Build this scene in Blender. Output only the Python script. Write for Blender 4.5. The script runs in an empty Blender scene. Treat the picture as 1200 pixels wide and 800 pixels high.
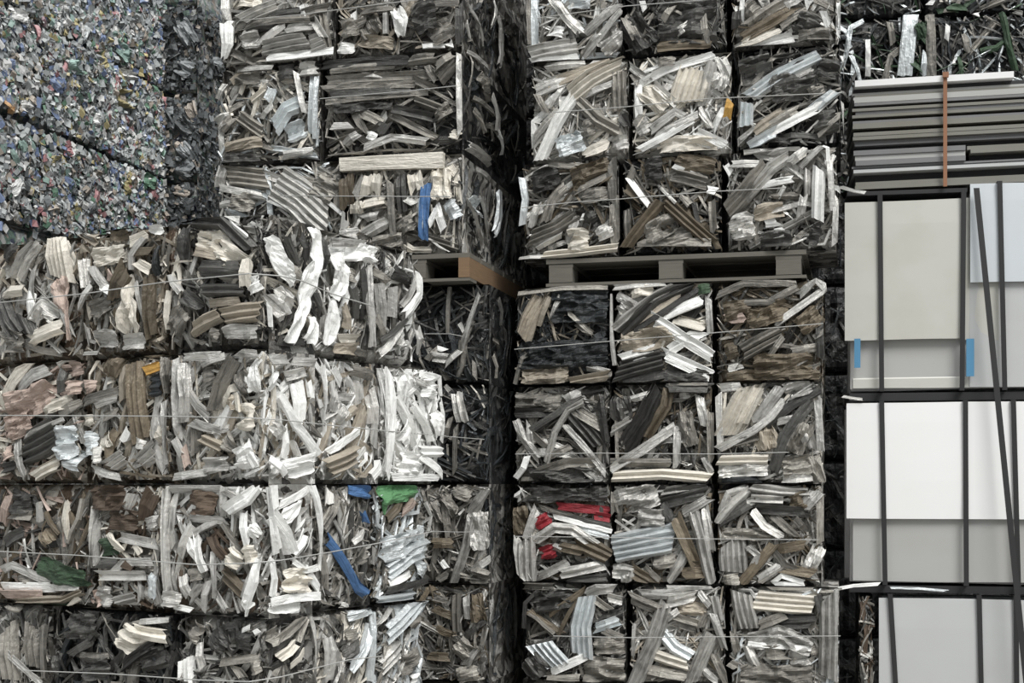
import bpy, math, random
from mathutils import Vector, noise

# ------------------------------------------------------------------ camera, sky, light
SC = bpy.context.scene
COL = SC.collection
FPX, CX, HY, CAMZ = 1640.0, 600.0, 567.0, 1.6      # focal length in px, centre column, horizon row, eye height
cam_d = bpy.data.cameras.new('camera'); cam = bpy.data.objects.new('camera', cam_d); COL.objects.link(cam)
cam.location = (0, 0, CAMZ); cam.rotation_euler = (math.pi / 2, 0, 0)
cam_d.sensor_fit = 'HORIZONTAL'; cam_d.sensor_width = 36; cam_d.lens = FPX / 1200 * 36
cam_d.shift_y = (HY - 400) / 1200; cam_d.clip_start = 0.05; cam_d.clip_end = 200
SC.camera = cam

w = bpy.data.worlds.new('overcast_sky'); SC.world = w; w.use_nodes = True
nt = w.node_tree; nt.nodes.clear()
out = nt.nodes.new('ShaderNodeOutputWorld'); bg = nt.nodes.new('ShaderNodeBackground')
tc = nt.nodes.new('ShaderNodeTexCoord'); sep = nt.nodes.new('ShaderNodeSeparateXYZ')
rmp = nt.nodes.new('ShaderNodeValToRGB')
rmp.color_ramp.elements[0].position = 0.0; rmp.color_ramp.elements[0].color = (.20, .21, .22, 1)
rmp.color_ramp.elements[1].position = 1.0; rmp.color_ramp.elements[1].color = (.97, 1.0, 1.0, 1)
nt.links.new(tc.outputs['Generated'], sep.inputs[0]); nt.links.new(sep.outputs['Z'], rmp.inputs[0])
nt.links.new(rmp.outputs[0], bg.inputs[0]); bg.inputs[1].default_value = 1.0
nt.links.new(bg.outputs[0], out.inputs[0])

sun_d = bpy.data.lights.new('veiled_sun', 'SUN'); sun = bpy.data.objects.new('veiled_sun', sun_d); COL.objects.link(sun)
sun_d.energy = 2.4; sun_d.angle = math.radians(28); sun_d.color = (1.0, .985, .96)
sun.rotation_euler = Vector((-.28, .62, -.80)).to_track_quat('-Z', 'Y').to_euler()

SC.view_settings.view_transform = 'Standard'; SC.view_settings.look = 'None'
SC.view_settings.gamma = 1; SC.view_settings.use_curve_mapping = False
SC.view_settings.exposure = 0.34

R = random.Random(7)

# ------------------------------------------------------------------ materials
def new_mat(name):
    m = bpy.data.materials.new(name); m.use_nodes = True
    return m, m.node_tree, m.node_tree.nodes['Principled BSDF']

def metal(name, col, metallic=.3, rough=.5, var=.22, dirt_shade=.55, scale=18, dirt_shade_col=(.10, .09, .075), crease=.014):
    m, t, b = new_mat(name); N = t.nodes; L = t.links
    oi = N.new('ShaderNodeObjectInfo'); tcn = N.new('ShaderNodeTexCoord')
    mr = N.new('ShaderNodeMapRange'); mr.inputs[3].default_value = 1 - var; mr.inputs[4].default_value = 1 + var
    L.new(oi.outputs['Random'], mr.inputs[0])
    n1 = N.new('ShaderNodeTexNoise'); n1.inputs['Scale'].default_value = scale; n1.inputs['Detail'].default_value = 7; n1.inputs['Roughness'].default_value = .65
    L.new(tcn.outputs['Object'], n1.inputs[0])
    um = N.new('ShaderNodeMapping'); um.inputs['Scale'].default_value = (9, 95, 1); L.new(tcn.outputs['UV'], um.inputs[0])
    oo = N.new('ShaderNodeVectorMath'); oo.operation = 'MULTIPLY_ADD'; oo.inputs[1].default_value = (0, 0, 40)
    L.new(oi.outputs['Random'], oo.inputs[0]); L.new(um.outputs[0], oo.inputs[2])
    cz = N.new('ShaderNodeTexNoise'); cz.inputs['Scale'].default_value = 1.0; cz.inputs['Detail'].default_value = 5; cz.inputs['Roughness'].default_value = .6; cz.inputs['Distortion'].default_value = .5
    L.new(oo.outputs[0], cz.inputs[0])
    av = N.new('ShaderNodeMath'); av.operation = 'MULTIPLY_ADD'; av.inputs[1].default_value = .62; L.new(cz.outputs['Fac'], av.inputs[0])
    a2 = N.new('ShaderNodeMath'); a2.operation = 'MULTIPLY'; a2.inputs[1].default_value = .42; L.new(n1.outputs['Fac'], a2.inputs[0]); L.new(a2.outputs[0], av.inputs[2])
    cr = N.new('ShaderNodeMapRange'); cr.inputs[1].default_value = .50; cr.inputs[2].default_value = .68; cr.inputs[3].default_value = 0; cr.inputs[4].default_value = dirt_shade  # grime streaks that also paint fold shading along the creases
    L.new(av.outputs[0], cr.inputs[0])
    mul = N.new('ShaderNodeMix'); mul.data_type = 'RGBA'; mul.blend_type = 'MULTIPLY'; mul.inputs[0].default_value = 1
    mul.inputs[6].default_value = (*col, 1); cmb = N.new('ShaderNodeCombineColor')
    for i in range(3): L.new(mr.outputs[0], cmb.inputs[i])
    L.new(cmb.outputs[0], mul.inputs[7])
    mx = N.new('ShaderNodeMix'); mx.data_type = 'RGBA'; mx.inputs[7].default_value = (*dirt_shade_col, 1)
    L.new(cr.outputs[0], mx.inputs[0]); L.new(mul.outputs[2], mx.inputs[6]); L.new(mx.outputs[2], b.inputs['Base Color'])
    b.inputs['Metallic'].default_value = metallic
    rr = N.new('ShaderNodeMapRange'); rr.inputs[3].default_value = rough - .1; rr.inputs[4].default_value = min(1, rough + .2)
    L.new(n1.outputs['Fac'], rr.inputs[0]); L.new(rr.outputs[0], b.inputs['Roughness'])
    n2 = N.new('ShaderNodeTexNoise'); n2.inputs['Scale'].default_value = 70; n2.inputs['Detail'].default_value = 3
    L.new(tcn.outputs['Object'], n2.inputs[0])
    bs = N.new('ShaderNodeMath'); bs.operation = 'MULTIPLY_ADD'; bs.inputs[1].default_value = .3
    L.new(n2.outputs['Fac'], bs.inputs[0]); L.new(cz.outputs['Fac'], bs.inputs[2])
    bp = N.new('ShaderNodeBump'); bp.inputs['Strength'].default_value = .75; bp.inputs['Distance'].default_value = crease
    L.new(bs.outputs[0], bp.inputs['Height']); L.new(bp.outputs[0], b.inputs['Normal'])
    return m

M = {
 'W': metal('white_painted_metal', (.92, .92, .90), .05, .42, .08, .28, 14, (.26, .25, .23)),
 'S': metal('silver_aluminium', (.60, .59, .56), .45, .40, .25, .8, 18, (.07, .065, .058)),
 'V': metal('cool_aluminium', (.70, .74, .75), .45, .36, .12, .5, 18, (.12, .13, .13)),
 'M': metal('dull_aluminium', (.30, .285, .255), .4, .42, .32, .8, 18, (.03, .028, .025)),
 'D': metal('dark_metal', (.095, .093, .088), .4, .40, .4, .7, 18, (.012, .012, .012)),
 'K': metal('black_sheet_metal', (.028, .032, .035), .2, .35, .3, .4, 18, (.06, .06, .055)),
 'E': metal('cream_painted_metal', (.74, .70, .62), .10, .45, .15, .45, 14, (.20, .175, .14)),
 'T': metal('tan_painted_metal', (.40, .355, .29), .15, .48, .2, .5, 18, (.09, .07, .05)),
 'B': metal('brown_painted_metal', (.17, .14, .10), .2, .45, .3, .7, 18, (.03, .025, .02)),
 'N': metal('rust_brown_metal', (.095, .068, .048), .1, .55, .3, .5, 18, (.02, .015, .01)),
 'P': metal('pinkish_primer_metal', (.47, .375, .325), .1, .5, .2, .65, 18, (.12, .08, .06)),
 'R': metal('red_painted_metal', (.30, .03, .04), .05, .45, .15, .5, 14, (.06, .01, .012)),
 'U': metal('blue_painted_metal', (.07, .16, .34), .1, .45, .2, .6, 14, (.03, .05, .08)),
 'G': metal('green_film', (.11, .27, .12), 0, .5, .15, .5, 14, (.03, .09, .04)),
 'Q': metal('dark_green_painted_metal', (.045, .085, .045), .05, .45, .2, .5, 18, (.02, .03, .018)),
 'Y': metal('orange_yellow_metal', (.62, .36, .09), .05, .5, .1, .5, 14, (.2, .1, .03)),
}

def crushed(name, cols, scale=26, metallic=.3, rough=.5):
    """a pressed mass: cells of differently coloured scrap"""
    m, t, b = new_mat(name); N = t.nodes; L = t.links
    tcn = N.new('ShaderNodeTexCoord'); n = N.new('ShaderNodeTexNoise'); n.inputs['Scale'].default_value = 9; n.inputs['Detail'].default_value = 4
    L.new(tcn.outputs['Object'], n.inputs[0])
    ad = N.new('ShaderNodeVectorMath'); ad.operation = 'MULTIPLY_ADD'; ad.inputs[1].default_value = (.12, .12, .12)
    L.new(n.outputs['Color'], ad.inputs[0]); L.new(tcn.outputs['Object'], ad.inputs[2])
    v = N.new('ShaderNodeTexVoronoi'); v.inputs['Scale'].default_value = scale; L.new(ad.outputs[0], v.inputs['Vector'])
    sp = N.new('ShaderNodeSeparateColor'); L.new(v.outputs['Color'], sp.inputs[0])
    cr = N.new('ShaderNodeValToRGB'); cr.color_ramp.interpolation = 'CONSTANT'
    e = cr.color_ramp.elements
    while len(e) < len(cols): e.new(.5)
    for i, c in enumerate(cols): e[i].position = i / len(cols); e[i].color = (*c, 1)
    L.new(sp.outputs[0], cr.inputs[0]); L.new(cr.outputs[0], b.inputs['Base Color'])
    mp = N.new('ShaderNodeMapping'); mp.inputs['Scale'].default_value = (60, 60, 18); mp.inputs['Rotation'].default_value = (.5, .6, 0); L.new(ad.outputs[0], mp.inputs[0])
    nb = N.new('ShaderNodeTexNoise'); nb.inputs['Scale'].default_value = 1; nb.inputs['Detail'].default_value = 4; L.new(mp.outputs[0], nb.inputs[0])
    bp = N.new('ShaderNodeBump'); bp.inputs['Strength'].default_value = .8; bp.inputs['Distance'].default_value = .015; L.new(nb.outputs['Fac'], bp.inputs['Height']); L.new(bp.outputs[0], b.inputs['Normal'])
    b.inputs['Metallic'].default_value = metallic; b.inputs['Roughness'].default_value = rough
    return m
CORE = {
 'mid': crushed('pressed_scrap_grey', [(.05, .05, .047), (.16, .155, .145), (.30, .29, .27), (.08, .075, .07), (.42, .41, .39), (.12, .11, .095)]),
 'pale': crushed('pressed_scrap_pale', [(.18, .175, .165), (.5, .49, .46), (.68, .67, .64), (.09, .085, .08), (.4, .38, .34), (.6, .58, .54)]),
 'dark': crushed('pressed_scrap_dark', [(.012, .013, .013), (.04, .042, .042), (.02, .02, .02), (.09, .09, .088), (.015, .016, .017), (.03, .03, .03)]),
 'warm': crushed('pressed_scrap_warm', [(.06, .05, .04), (.20, .17, .13), (.36, .33, .28), (.10, .08, .06), (.45, .42, .37), (.14, .10, .07)]),
 'plastic': crushed('pressed_plastic', [(.25, .27, .27), (.10, .13, .14), (.38, .39, .38), (.14, .2, .17), (.30, .26, .23), (.08, .09, .13), (.45, .45, .44), (.2, .21, .18)], 34, .05, .45),
}
PL = {k: metal('plastic_' + n, c, 0, .34, .25, .35, 14, (.16, .165, .165), .006) for k, n, c in [
 ('a', 'clear', (.52, .55, .55)), ('b', 'grey', (.34, .36, .37)), ('c', 'pale_green', (.30, .42, .38)), ('d', 'blue', (.22, .28, .44)),
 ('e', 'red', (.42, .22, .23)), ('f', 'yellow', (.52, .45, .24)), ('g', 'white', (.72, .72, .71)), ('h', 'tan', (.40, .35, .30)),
 ('i', 'dark', (.12, .13, .135)), ('j', 'green', (.16, .28, .20)), ('k', 'orange', (.68, .42, .22)), ('l', 'pink', (.58, .40, .45))]}
M.update(PL)

def wood(name, col, rough=.8):
    m, t, b = new_mat(name); N = t.nodes; L = t.links
    tcn = N.new('ShaderNodeTexCoord'); mp = N.new('ShaderNodeMapping'); mp.inputs['Scale'].default_value = (3, 3, 40)
    n = N.new('ShaderNodeTexNoise'); n.inputs['Scale'].default_value = 4; n.inputs['Detail'].default_value = 6
    L.new(tcn.outputs['Object'], mp.inputs[0]); L.new(mp.outputs[0], n.inputs[0])
    mx = N.new('ShaderNodeMix'); mx.data_type = 'RGBA'; mx.inputs[6].default_value = (*[c * .6 for c in col], 1); mx.inputs[7].default_value = (*col, 1)
    L.new(n.outputs['Fac'], mx.inputs[0]); L.new(mx.outputs[2], b.inputs['Base Color']); b.inputs['Roughness'].default_value = rough
    return m
WOOD = wood('weathered_pallet_wood', (.165, .155, .13)); WOOD2 = wood('orange_brown_pallet_wood', (.25, .16, .09))

def sheetmat(name, col, rough=.45, metallic=.1, stain=.25):
    m, t, b = new_mat(name); N = t.nodes; L = t.links
    tcn = N.new('ShaderNodeTexCoord')
    n = N.new('ShaderNodeTexNoise'); n.inputs['Scale'].default_value = 4.5; n.inputs['Detail'].default_value = 6; L.new(tcn.outputs['Object'], n.inputs[0])
    mr = N.new('ShaderNodeMapRange'); mr.inputs[1].default_value = .45; mr.inputs[2].default_value = .75; mr.inputs[3].default_value = 0; mr.inputs[4].default_value = stain
    L.new(n.outputs['Fac'], mr.inputs[0])
    mx = N.new('ShaderNodeMix'); mx.data_type = 'RGBA'; mx.inputs[6].default_value = (*col, 1); mx.inputs[7].default_value = (col[0] * .72, col[1] * .66, col[2] * .52, 1)
    L.new(mr.outputs[0], mx.inputs[0]); L.new(mx.outputs[2], b.inputs['Base Color'])
    b.inputs['Roughness'].default_value = rough; b.inputs['Metallic'].default_value = metallic
    return m
SH = {'cream': sheetmat('cream_sheet', (.55, .548, .51), .45, .1, .32), 'grey': sheetmat('grey_sheet', (.42, .42, .41), .5, .1, .15),
      'white': sheetmat('white_sheet', (.82, .82, .82), .5, 0, .06), 'blue': sheetmat('bluish_white_sheet', (.60, .64, .67), .45, .1, .1),
      'dark': sheetmat('dark_sheet', (.022, .022, .024), .6, .05), 'olive': sheetmat('olive_grey_sheet', (.215, .21, .185), .5, .2),
      'mid': sheetmat('mid_grey_sheet', (.20, .20, .205), .5, .2), 'pale': sheetmat('pale_grey_sheet', (.50, .51, .51), .5, .1, .12)}
STRAP = sheetmat('dark_steel_strap', (.026, .026, .027), .5, .2); ORANGE = sheetmat('orange_strap', (.27, .125, .065), .6, .0, .6)
TAPE = sheetmat('blue_tape', (.08, .24, .40), .5, 0); WIRE = sheetmat('tie_wire_steel', (.42, .42, .41), .65, .15)
CONC = metal('concrete', (.33, .32, .30), 0, .9, 0, .4, 2, (.18, .17, .16))

# ------------------------------------------------------------------ helpers
def link(o, parent=None):
    COL.objects.link(o)
    if parent: o.parent = parent
    return o
def mesh_obj(name, verts, faces, mats, parent=None, base=(0, 0, 0), midx=None, smooth=False, uv=None):
    me = bpy.data.meshes.new(name)
    if parent is not None:                               # into the parent's own axes
        rz = parent.rotation_euler.z; c, sn = math.cos(rz), math.sin(rz); b = base
        verts = [((x - b[0]) * c + (y - b[1]) * sn, -(x - b[0]) * sn + (y - b[1]) * c, z - b[2]) for x, y, z in verts]
    me.from_pydata(verts, [], faces)
    for m in (mats if isinstance(mats, (list, tuple)) else [mats]): me.materials.append(m)
    if midx: me.polygons.foreach_set('material_index', midx)
    if smooth: me.polygons.foreach_set('use_smooth', [True] * len(me.polygons))
    if uv:
        l = me.uv_layers.new(name='along'); flat = []
        for f in faces:
            for k in f: flat += uv[k]
        l.data.foreach_set('uv', flat)
    me.update()
    return link(bpy.data.objects.new(name, me), parent)
def tag(o, label, cat, group=None):
    o['label'] = label; o['category'] = cat
    if group: o['group'] = group
    return o
def empty(name, loc, F=None):
    o = bpy.data.objects.new(name, None); o.location = loc; o.empty_display_size = .1
    if F: o.rotation_euler = (0, 0, math.atan2(F.u.y, F.u.x))
    return link(o)
BOXF = [(0, 3, 2, 1), (4, 5, 6, 7), (0, 1, 5, 4), (1, 2, 6, 5), (2, 3, 7, 6), (3, 0, 4, 7)]

class Face:
    """a vertical plane in the yard: O a plan point, u to the right along it, n out of it"""
    def __init__(s, O, ang=None, u=None):
        s.O = Vector(O); s.u = Vector(u) if u else Vector((math.cos(math.radians(ang)), -math.sin(math.radians(ang))))
        s.n = Vector((s.u.y, -s.u.x)); s.bales = []
    def hit(s, px, py):
        d = Vector(((px - CX) / FPX, 1.0)); t = s.n.dot(s.O) / s.n.dot(d)
        P = d * t
        return (P - s.O).dot(s.u), CAMZ + (HY - py) / FPX * t
    def a_at(s, px): return s.hit(px, HY)[0]
    def scale(s, px):
        d = Vector(((px - CX) / FPX, 1.0)); return (s.n.dot(s.O) / s.n.dot(d)) / FPX     # metres per pixel
    def P(s, a, c, z):
        q = s.O + s.u * a + s.n * c
        return (q.x, q.y, z)
    def right(s, a):                                   # the side face that starts at a and runs back
        q = s.O + s.u * a
        return Face((q.x, q.y), u=(-s.n.x, -s.n.y))
    def left(s, a, depth):
        q = s.O + s.u * a - s.n * depth
        return Face((q.x, q.y), u=(s.n.x, s.n.y))

def boxf(F, a0, a1, c0, c1, z0, z1):
    v = [F.P(a0, c0, z0), F.P(a1, c0, z0), F.P(a1, c1, z0), F.P(a0, c1, z0), F.P(a0, c0, z1), F.P(a1, c0, z1), F.P(a1, c1, z1), F.P(a0, c1, z1)]
    return v, [(0, 1, 2, 3)[::1], (7, 6, 5, 4), (0, 4, 5, 1), (1, 5, 6, 2), (2, 6, 7, 3), (3, 7, 4, 0)]

def resample(pts, step):
    outp = []
    for i in range(len(pts) - 1):
        a, b = pts[i], pts[i + 1]; L = math.hypot(b[0] - a[0], b[1] - a[1]); n = max(1, int(round(L / step)))
        for k in range(n):
            f = k / n; outp.append(tuple(a[j] + (b[j] - a[j]) * f for j in range(3)))
    outp.append(pts[-1]); return outp

def strip_mesh(F, pts, width, typ, c0, c1, rng, box, tuck=.012):
    """bent sheet-metal piece lying on face F along pts (a, z, width factor); box = (a0, a1, z0, z1) it is pressed into"""
    if typ == 'c':
        k = max(2, min(6, int(round(width / .022)))); nc = 2 * k + 1; rib = min(.012, .2 * width + .002)
        hs = [rib * (.9 if j % 2 else -.4) * rng.uniform(.6, 1.2) for j in range(nc)]; hs[0] = hs[-1] = -.012; step = .07; amp = .0018; th = .004
    elif typ == 'r':
        nc = max(5, min(15, int(width / .0085) + 3)); hs = [0.0] * nc; step = .016; amp = .0; th = .003; rid = min(.030, .28 * width + .006)
    elif typ == 'b':
        nc = 4; hs = [-.5 * width, .15 * width, .15 * width, -.5 * width]; step = .06; amp = .001; th = width * .3
    elif typ == 'p':
        nc = 4; hs = [0, .002, .002, 0]; step = .1; amp = .0008; th = .035
    else:
        nc = max(4, min(8, int(width / .010) + 2)); hs = [rng.uniform(-1, 1) * min(.010, .24 * width) for _ in range(nc)]
        hs[0] = -.010 * rng.random(); hs[-1] = -.010 * rng.random(); step = .045; amp = .003; th = .003
    js = [j / (nc - 1) - .5 for j in range(nc)]
    if typ in 'fb': js[1] = -.46; js[-2] = .46
    st = resample(pts, step); n = len(st)
    sk0, sk1 = rng.uniform(-.9, .9), rng.uniform(-.9, .9)
    roll = rng.uniform(-.22, .22) if typ in 'fc' else rng.uniform(-.08, .08)
    wob = rng.uniform(0, 50); a0, a1, z0, z1 = box
    top, bot, UV = [], [], []; al = 0.0
    for i, (a, z, wm) in enumerate(st):
        p = st[max(0, i - 1)]; q = st[min(n - 1, i + 1)]
        da, dz = q[0] - p[0], q[1] - p[1]; L = math.hypot(da, dz) or 1; pa, pz = -dz / L, da / L
        f = i / max(1, n - 1); cc = c0 + (c1 - c0) * f - tuck * abs(2 * f - 1) ** 3
        if i: al += math.hypot(a - p[0], z - p[1])
        jw = 1 + (rng.uniform(-.05, .05) if typ != 'p' else 0)
        if typ == 'r' and i in (0, n - 1): jw *= rng.uniform(.75, 1.0)
        for j in range(nc):
            o = js[j] * width * wm * jw
            if typ == 'r':
                lx, ly = i * step, o
                nv = noise.noise((lx * 7 + wob, ly * 24, wob)); n2 = noise.noise((lx * 20 - wob, ly * 46 + lx * 9, wob * .5))
                hs[j] = rid * (1 - 2.6 * abs(nv)) * .8 + rid * .5 * (.5 - abs(n2) * 2)
                o *= 1 + .35 * noise.noise((lx * 9, wob + (3 if j * 2 < nc else 8), 0))
            e = rng.uniform(-1, 1) * amp + noise.noise((wob + i * .45, j * .7, wob)) * amp * 1.6
            ex = (rng.uniform(-1, 1) * .25 * step if (i in (0, n - 1) and typ in 'fr') else 0)
            if typ in 'fc' and i in (0, n - 1): ex += (sk0 if i == 0 else sk1) * o
            aa = a + pa * o + ex * da / L; zz = z + pz * o + ex * dz / L; c = cc + hs[j] * min(1, wm + .2) + e + roll * o
            aa = min(max(aa, a0), a1); zz = min(max(zz, z0), z1)
            UV.append((al, o)); top.append(F.P(aa, c, zz)); bot.append(F.P(aa, c - th, zz))
    V = top + bot; N = len(top); Fc = []
    for i in range(n - 1):
        for j in range(nc - 1):
            k = i * nc + j
            Fc.append((k, k + nc, k + nc + 1, k + 1)); Fc.append((N + k, N + k + 1, N + k + nc + 1, N + k + nc))
        l = i * nc; r = i * nc + nc - 1
        Fc.append((l, N + l, N + l + nc, l + nc)); Fc.append((r, r + nc, N + r + nc, N + r))
    e = (n - 1) * nc
    for j in range(nc - 1):
        Fc.append((j, j + 1, N + j + 1, N + j)); Fc.append((e + j, N + e + j, N + e + j + 1, e + j + 1))
    return V, Fc, UV + UV
PNAME = {'f': 'metal_strip', 'c': 'ribbed_profile', 'r': 'crumpled_sheet', 'b': 'metal_bar', 'p': 'plank'}

class Bale:
    def __init__(s, F, a0, a1, z0, z1, depth, core, pal, label, nfill=26, ang=None, side=None, cat='bale', group=None, name='scrap_bale', proud=0.0, plastic=False, nsmall=150, side_pal=None):
        g = .014 if F in (FA, FAS) else .009
        s.F, s.a0, s.a1, s.z0, s.z1, s.depth, s.pal = F, a0 + g, a1 - g, z0 + g, z1 - g * .5, depth, pal; s.zr = (z0, z1)
        s.proud = proud; s.order = 0; s.side_pal = side_pal or pal; s.rng = random.Random(R.random())
        b = F.P((a0 + a1) / 2, -depth / 2, z0); s.base = b
        s.root = tag(empty(name, b, F), label, cat, group); s.plastic = plastic
        F.bales.append((s, F)); s.side = side
        if side: side.bales.append((s, side))
        s.core(core); s.scrap(nsmall); s.fill(F, s.a0, s.a1, nfill, ang)
        if side:
            q = side; s0 = (Vector(F.P(a1, 0, 0)[:2]) - q.O).dot(q.u)
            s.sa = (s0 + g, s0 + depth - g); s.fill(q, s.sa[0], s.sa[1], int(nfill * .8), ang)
    def bounds(s, F):
        a = (s.a0, s.a1) if F is s.F else s.sa
        return a[0], a[1], s.z0, s.z1
    def core(s, core):
        F = s.F; V, Fc = [], []; ins = .042 if not s.plastic else .03; amp = .020 if not s.plastic else .012
        seed = s.rng.uniform(0, 100); dirn = s.rng.uniform(-1, 1)
        def grid(P, na, nb):
            o = len(V)
            for i in range(na + 1):
                for j in range(nb + 1):
                    V.append(P(i / na, j / nb))
            for i in range(na):
                for j in range(nb):
                    k = o + i * (nb + 1) + j
                    Fc.append((k, k + nb + 1, k + nb + 2, k + 1))
        def h(x, y):
            v = noise.noise((x * 22 + seed + y * 6 * dirn, y * 9, seed)) + .6 * noise.noise((x * 40, y * 34 + seed, 3 + seed))
            return v * amp
        H = s.z1 - s.z0; W = s.a1 - s.a0; D = s.depth; fr = -ins + s.proud
        Z0, Z1 = s.zr[0] + .0005, s.zr[1] - .0005
        def edge(f): return min(1, 6 * min(f, 1 - f))
        grid(lambda f, g: F.P(s.a0 + .006 + (W - .012) * f, fr + h(f * W, g * H) * min(edge(f), edge(g)) - .028 * (1 - min(1, 14 * min(f, 1 - f, g, 1 - g))), Z0 + (Z1 - Z0) * g), 18, 18)
        grid(lambda f, g: F.P(s.a1 - .006 + (h(f * D + 5, g * H) - .012) * min(edge(f), edge(g)), fr - (D - ins) * f, Z0 + (Z1 - Z0) * g), 14, 12)
        grid(lambda f, g: F.P(s.a0 + .006 - (h(f * D + 9, g * H) - .012) * min(edge(f), edge(g)), -D + (D + fr) * f, Z0 + (Z1 - Z0) * g), 14, 12)
        grid(lambda f, g: F.P(s.a1 - .006 - (W - .012) * f, -D, Z0 + (Z1 - Z0) * g), 2, 2)
        grid(lambda f, g: F.P(s.a0 + .006 + (W - .012) * f, fr - (D + fr) * g, Z1), 6, 6)
        grid(lambda f, g: F.P(s.a0 + .006 + (W - .012) * f, -D + (D + fr) * g, Z0), 2, 2)
        mesh_obj('pressed_core', V, Fc, CORE[core], s.root, s.base)
    def scrap(s, n):
        """small folded flakes between the bigger pieces"""
        if not n: return
        rng = s.rng; V, Fc, mi = [], [], []; mats = sorted(set(s.pal + s.side_pal)); W = s.a1 - s.a0
        sides = [(s.F, s.a0, s.a1, 1.0)]
        if s.side: sides.append((s.side, *((Vector(s.F.P(s.a1, 0, 0)[:2]) - s.side.O).dot(s.side.u) + d for d in (0, s.depth)), .8))
        else: r = s.F.right(s.a1); sides.append((r, 0, s.depth, .35))
        l = s.F.left(s.a0, s.depth); sides.append((l, 0, s.depth, .35))
        for (F, a0, a1, frac) in sides:
            for _ in range(int(n * frac)):
                L = rng.uniform(.013, .046) if s.plastic else rng.uniform(.03, .16)
                wd = rng.uniform(.3, 1) * L if s.plastic else rng.uniform(.003, .011)
                th = rng.uniform(0, math.pi); ca, sa = math.cos(th), math.sin(th)
                a = rng.uniform(a0 + .01, a1 - .01); z = rng.uniform(s.z0 + .01, s.z1 - .01); c = rng.uniform(-.036, -.010) + (.012 if s.plastic else 0) + (s.proud if F is s.F else 0)
                k = len(V); bend = rng.uniform(-.012, .014); tl = rng.uniform(-.25, .25) if s.plastic else rng.uniform(-.5, .5)
                pr = []
                for t in (-.5, 0, .5):
                    for q in (-.5, .5):
                        aa = a + ca * L * t - sa * wd * q; zz = z + sa * L * t + ca * wd * q
                        aa = min(max(aa, a0), a1); zz = min(max(zz, s.z0), s.z1)
                        cc = c + (bend if t == 0 else rng.uniform(-.006, .006)) + tl * wd * q
                        pr.append((aa, cc, zz))
                V += [F.P(x, y, zz) for x, y, zz in pr] + [F.P(x, y - .002, zz) for x, y, zz in pr]
                f = [(0, 2, 3, 1), (2, 4, 5, 3), (0, 6, 8, 2), (2, 8, 10, 4), (1, 3, 9, 7), (3, 5, 11, 9), (0, 1, 7, 6), (4, 10, 11, 5)]
                Fc += [tuple(k + i for i in t) for t in f]
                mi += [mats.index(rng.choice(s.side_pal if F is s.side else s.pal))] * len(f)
        o = mesh_obj('small_scrap', V, Fc, [M[c] for c in mats], s.root, s.base, mi); o['kind'] = 'stuff'
    def fill(s, F, a0, a1, n, ang):
        rng = s.rng
        for i in range(n):
            th = rng.uniform(0, math.pi) if ang is None or rng.random() < .3 else math.radians(ang + rng.gauss(0, 22))
            L = rng.uniform(.04, .10) if s.plastic else rng.uniform(.14, .46)
            wd = rng.uniform(.02, .045) if s.plastic else rng.choice((.008, .011, .014, .018, .024, .034))
            typ = 'r' if s.plastic else rng.choice('ffffccr' if wd > .013 else 'ffb')
            a = rng.uniform(a0 + .02, a1 - .02); z = rng.uniform(s.z0 + .02, s.z1 - .02)
            m = .012; cl = lambda x, lo, hi: min(max(x, lo), hi)
            pts = []; nk = 2 if typ == 'c' else 4; x, y = a - math.cos(th) * L / 2, z - math.sin(th) * L / 2
            for q in range(nk):
                p = (cl(x, a0 + m, a1 - m), cl(y, s.z0 + m, s.z1 - m), 1)
                if not pts or math.dist(p[:2], pts[-1][:2]) > .02: pts.append(p)
                x += math.cos(th) * L / (nk - 1); y += math.sin(th) * L / (nk - 1); th += rng.gauss(0, .38)
            if len(pts) < 2: continue
            pr = (s.proud if F is s.F else 0) + (.008 if s.plastic else 0)
            V, Fc, uv = strip_mesh(F, pts, wd, typ, rng.uniform(-.026, -.004) + pr, rng.uniform(-.026, -.004) + pr, rng, (a0, a1, s.z0, s.z1), .018)
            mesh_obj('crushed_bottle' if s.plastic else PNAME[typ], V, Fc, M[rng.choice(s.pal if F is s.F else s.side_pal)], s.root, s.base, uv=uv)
    def add(s, F, pts, width, typ, col, name=None):
        rng = s.rng; a0, a1, z0, z1 = s.bounds(F); m = .004 if F in (FA, FAS) else .012
        pr = s.proud if F is s.F else 0
        s.order += 1; base = (-.006 if typ == 'r' else .006) + .0004 * s.order + pr
        c0 = base + rng.uniform(-.004, .008); c1 = base + rng.uniform(-.004, .008)
        V, Fc, uv = strip_mesh(F, pts, width, typ, c0, c1, rng, (a0 - m, a1 + m, z0 - .004, z1 + .004), 0 if typ == 'p' else .010)
        mesh_obj(name or ('crushed_bottle' if s.plastic else PNAME[typ]), V, Fc, M[col], s.root, s.base, uv=uv)

def trace(F, ox, oy, spec, k=5.0):
    """pieces read off the photograph: type colour width x,y[,w] x,y ...  (pixels = origin + value / k); each lies on face F"""
    for ln in spec.replace('\n', ';').split(';'):
        t = ln.split()
        if len(t) < 5: continue
        pts = []
        for p in t[3:]:
            v = [float(x) for x in p.split(',')]
            a, z = F.hit(ox + v[0] / k, oy + v[1] / k); pts.append((a, z, v[2] if len(v) > 2 else 1.0))
        ma = sum(p[0] for p in pts) / len(pts); mz = sum(p[1] for p in pts) / len(pts)
        px = ox + float(t[3].split(',')[0]) / k
        def dist(e):
            a0, a1, z0, z1 = e[0].bounds(F)
            return max(a0 - ma, 0, ma - a1) + max(z0 - mz, 0, mz - z1)
        b = min(F.bales, key=dist)[0]
        b.add(F, pts, float(t[2]) / k * F.scale(px), t[0], t[1])
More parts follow.
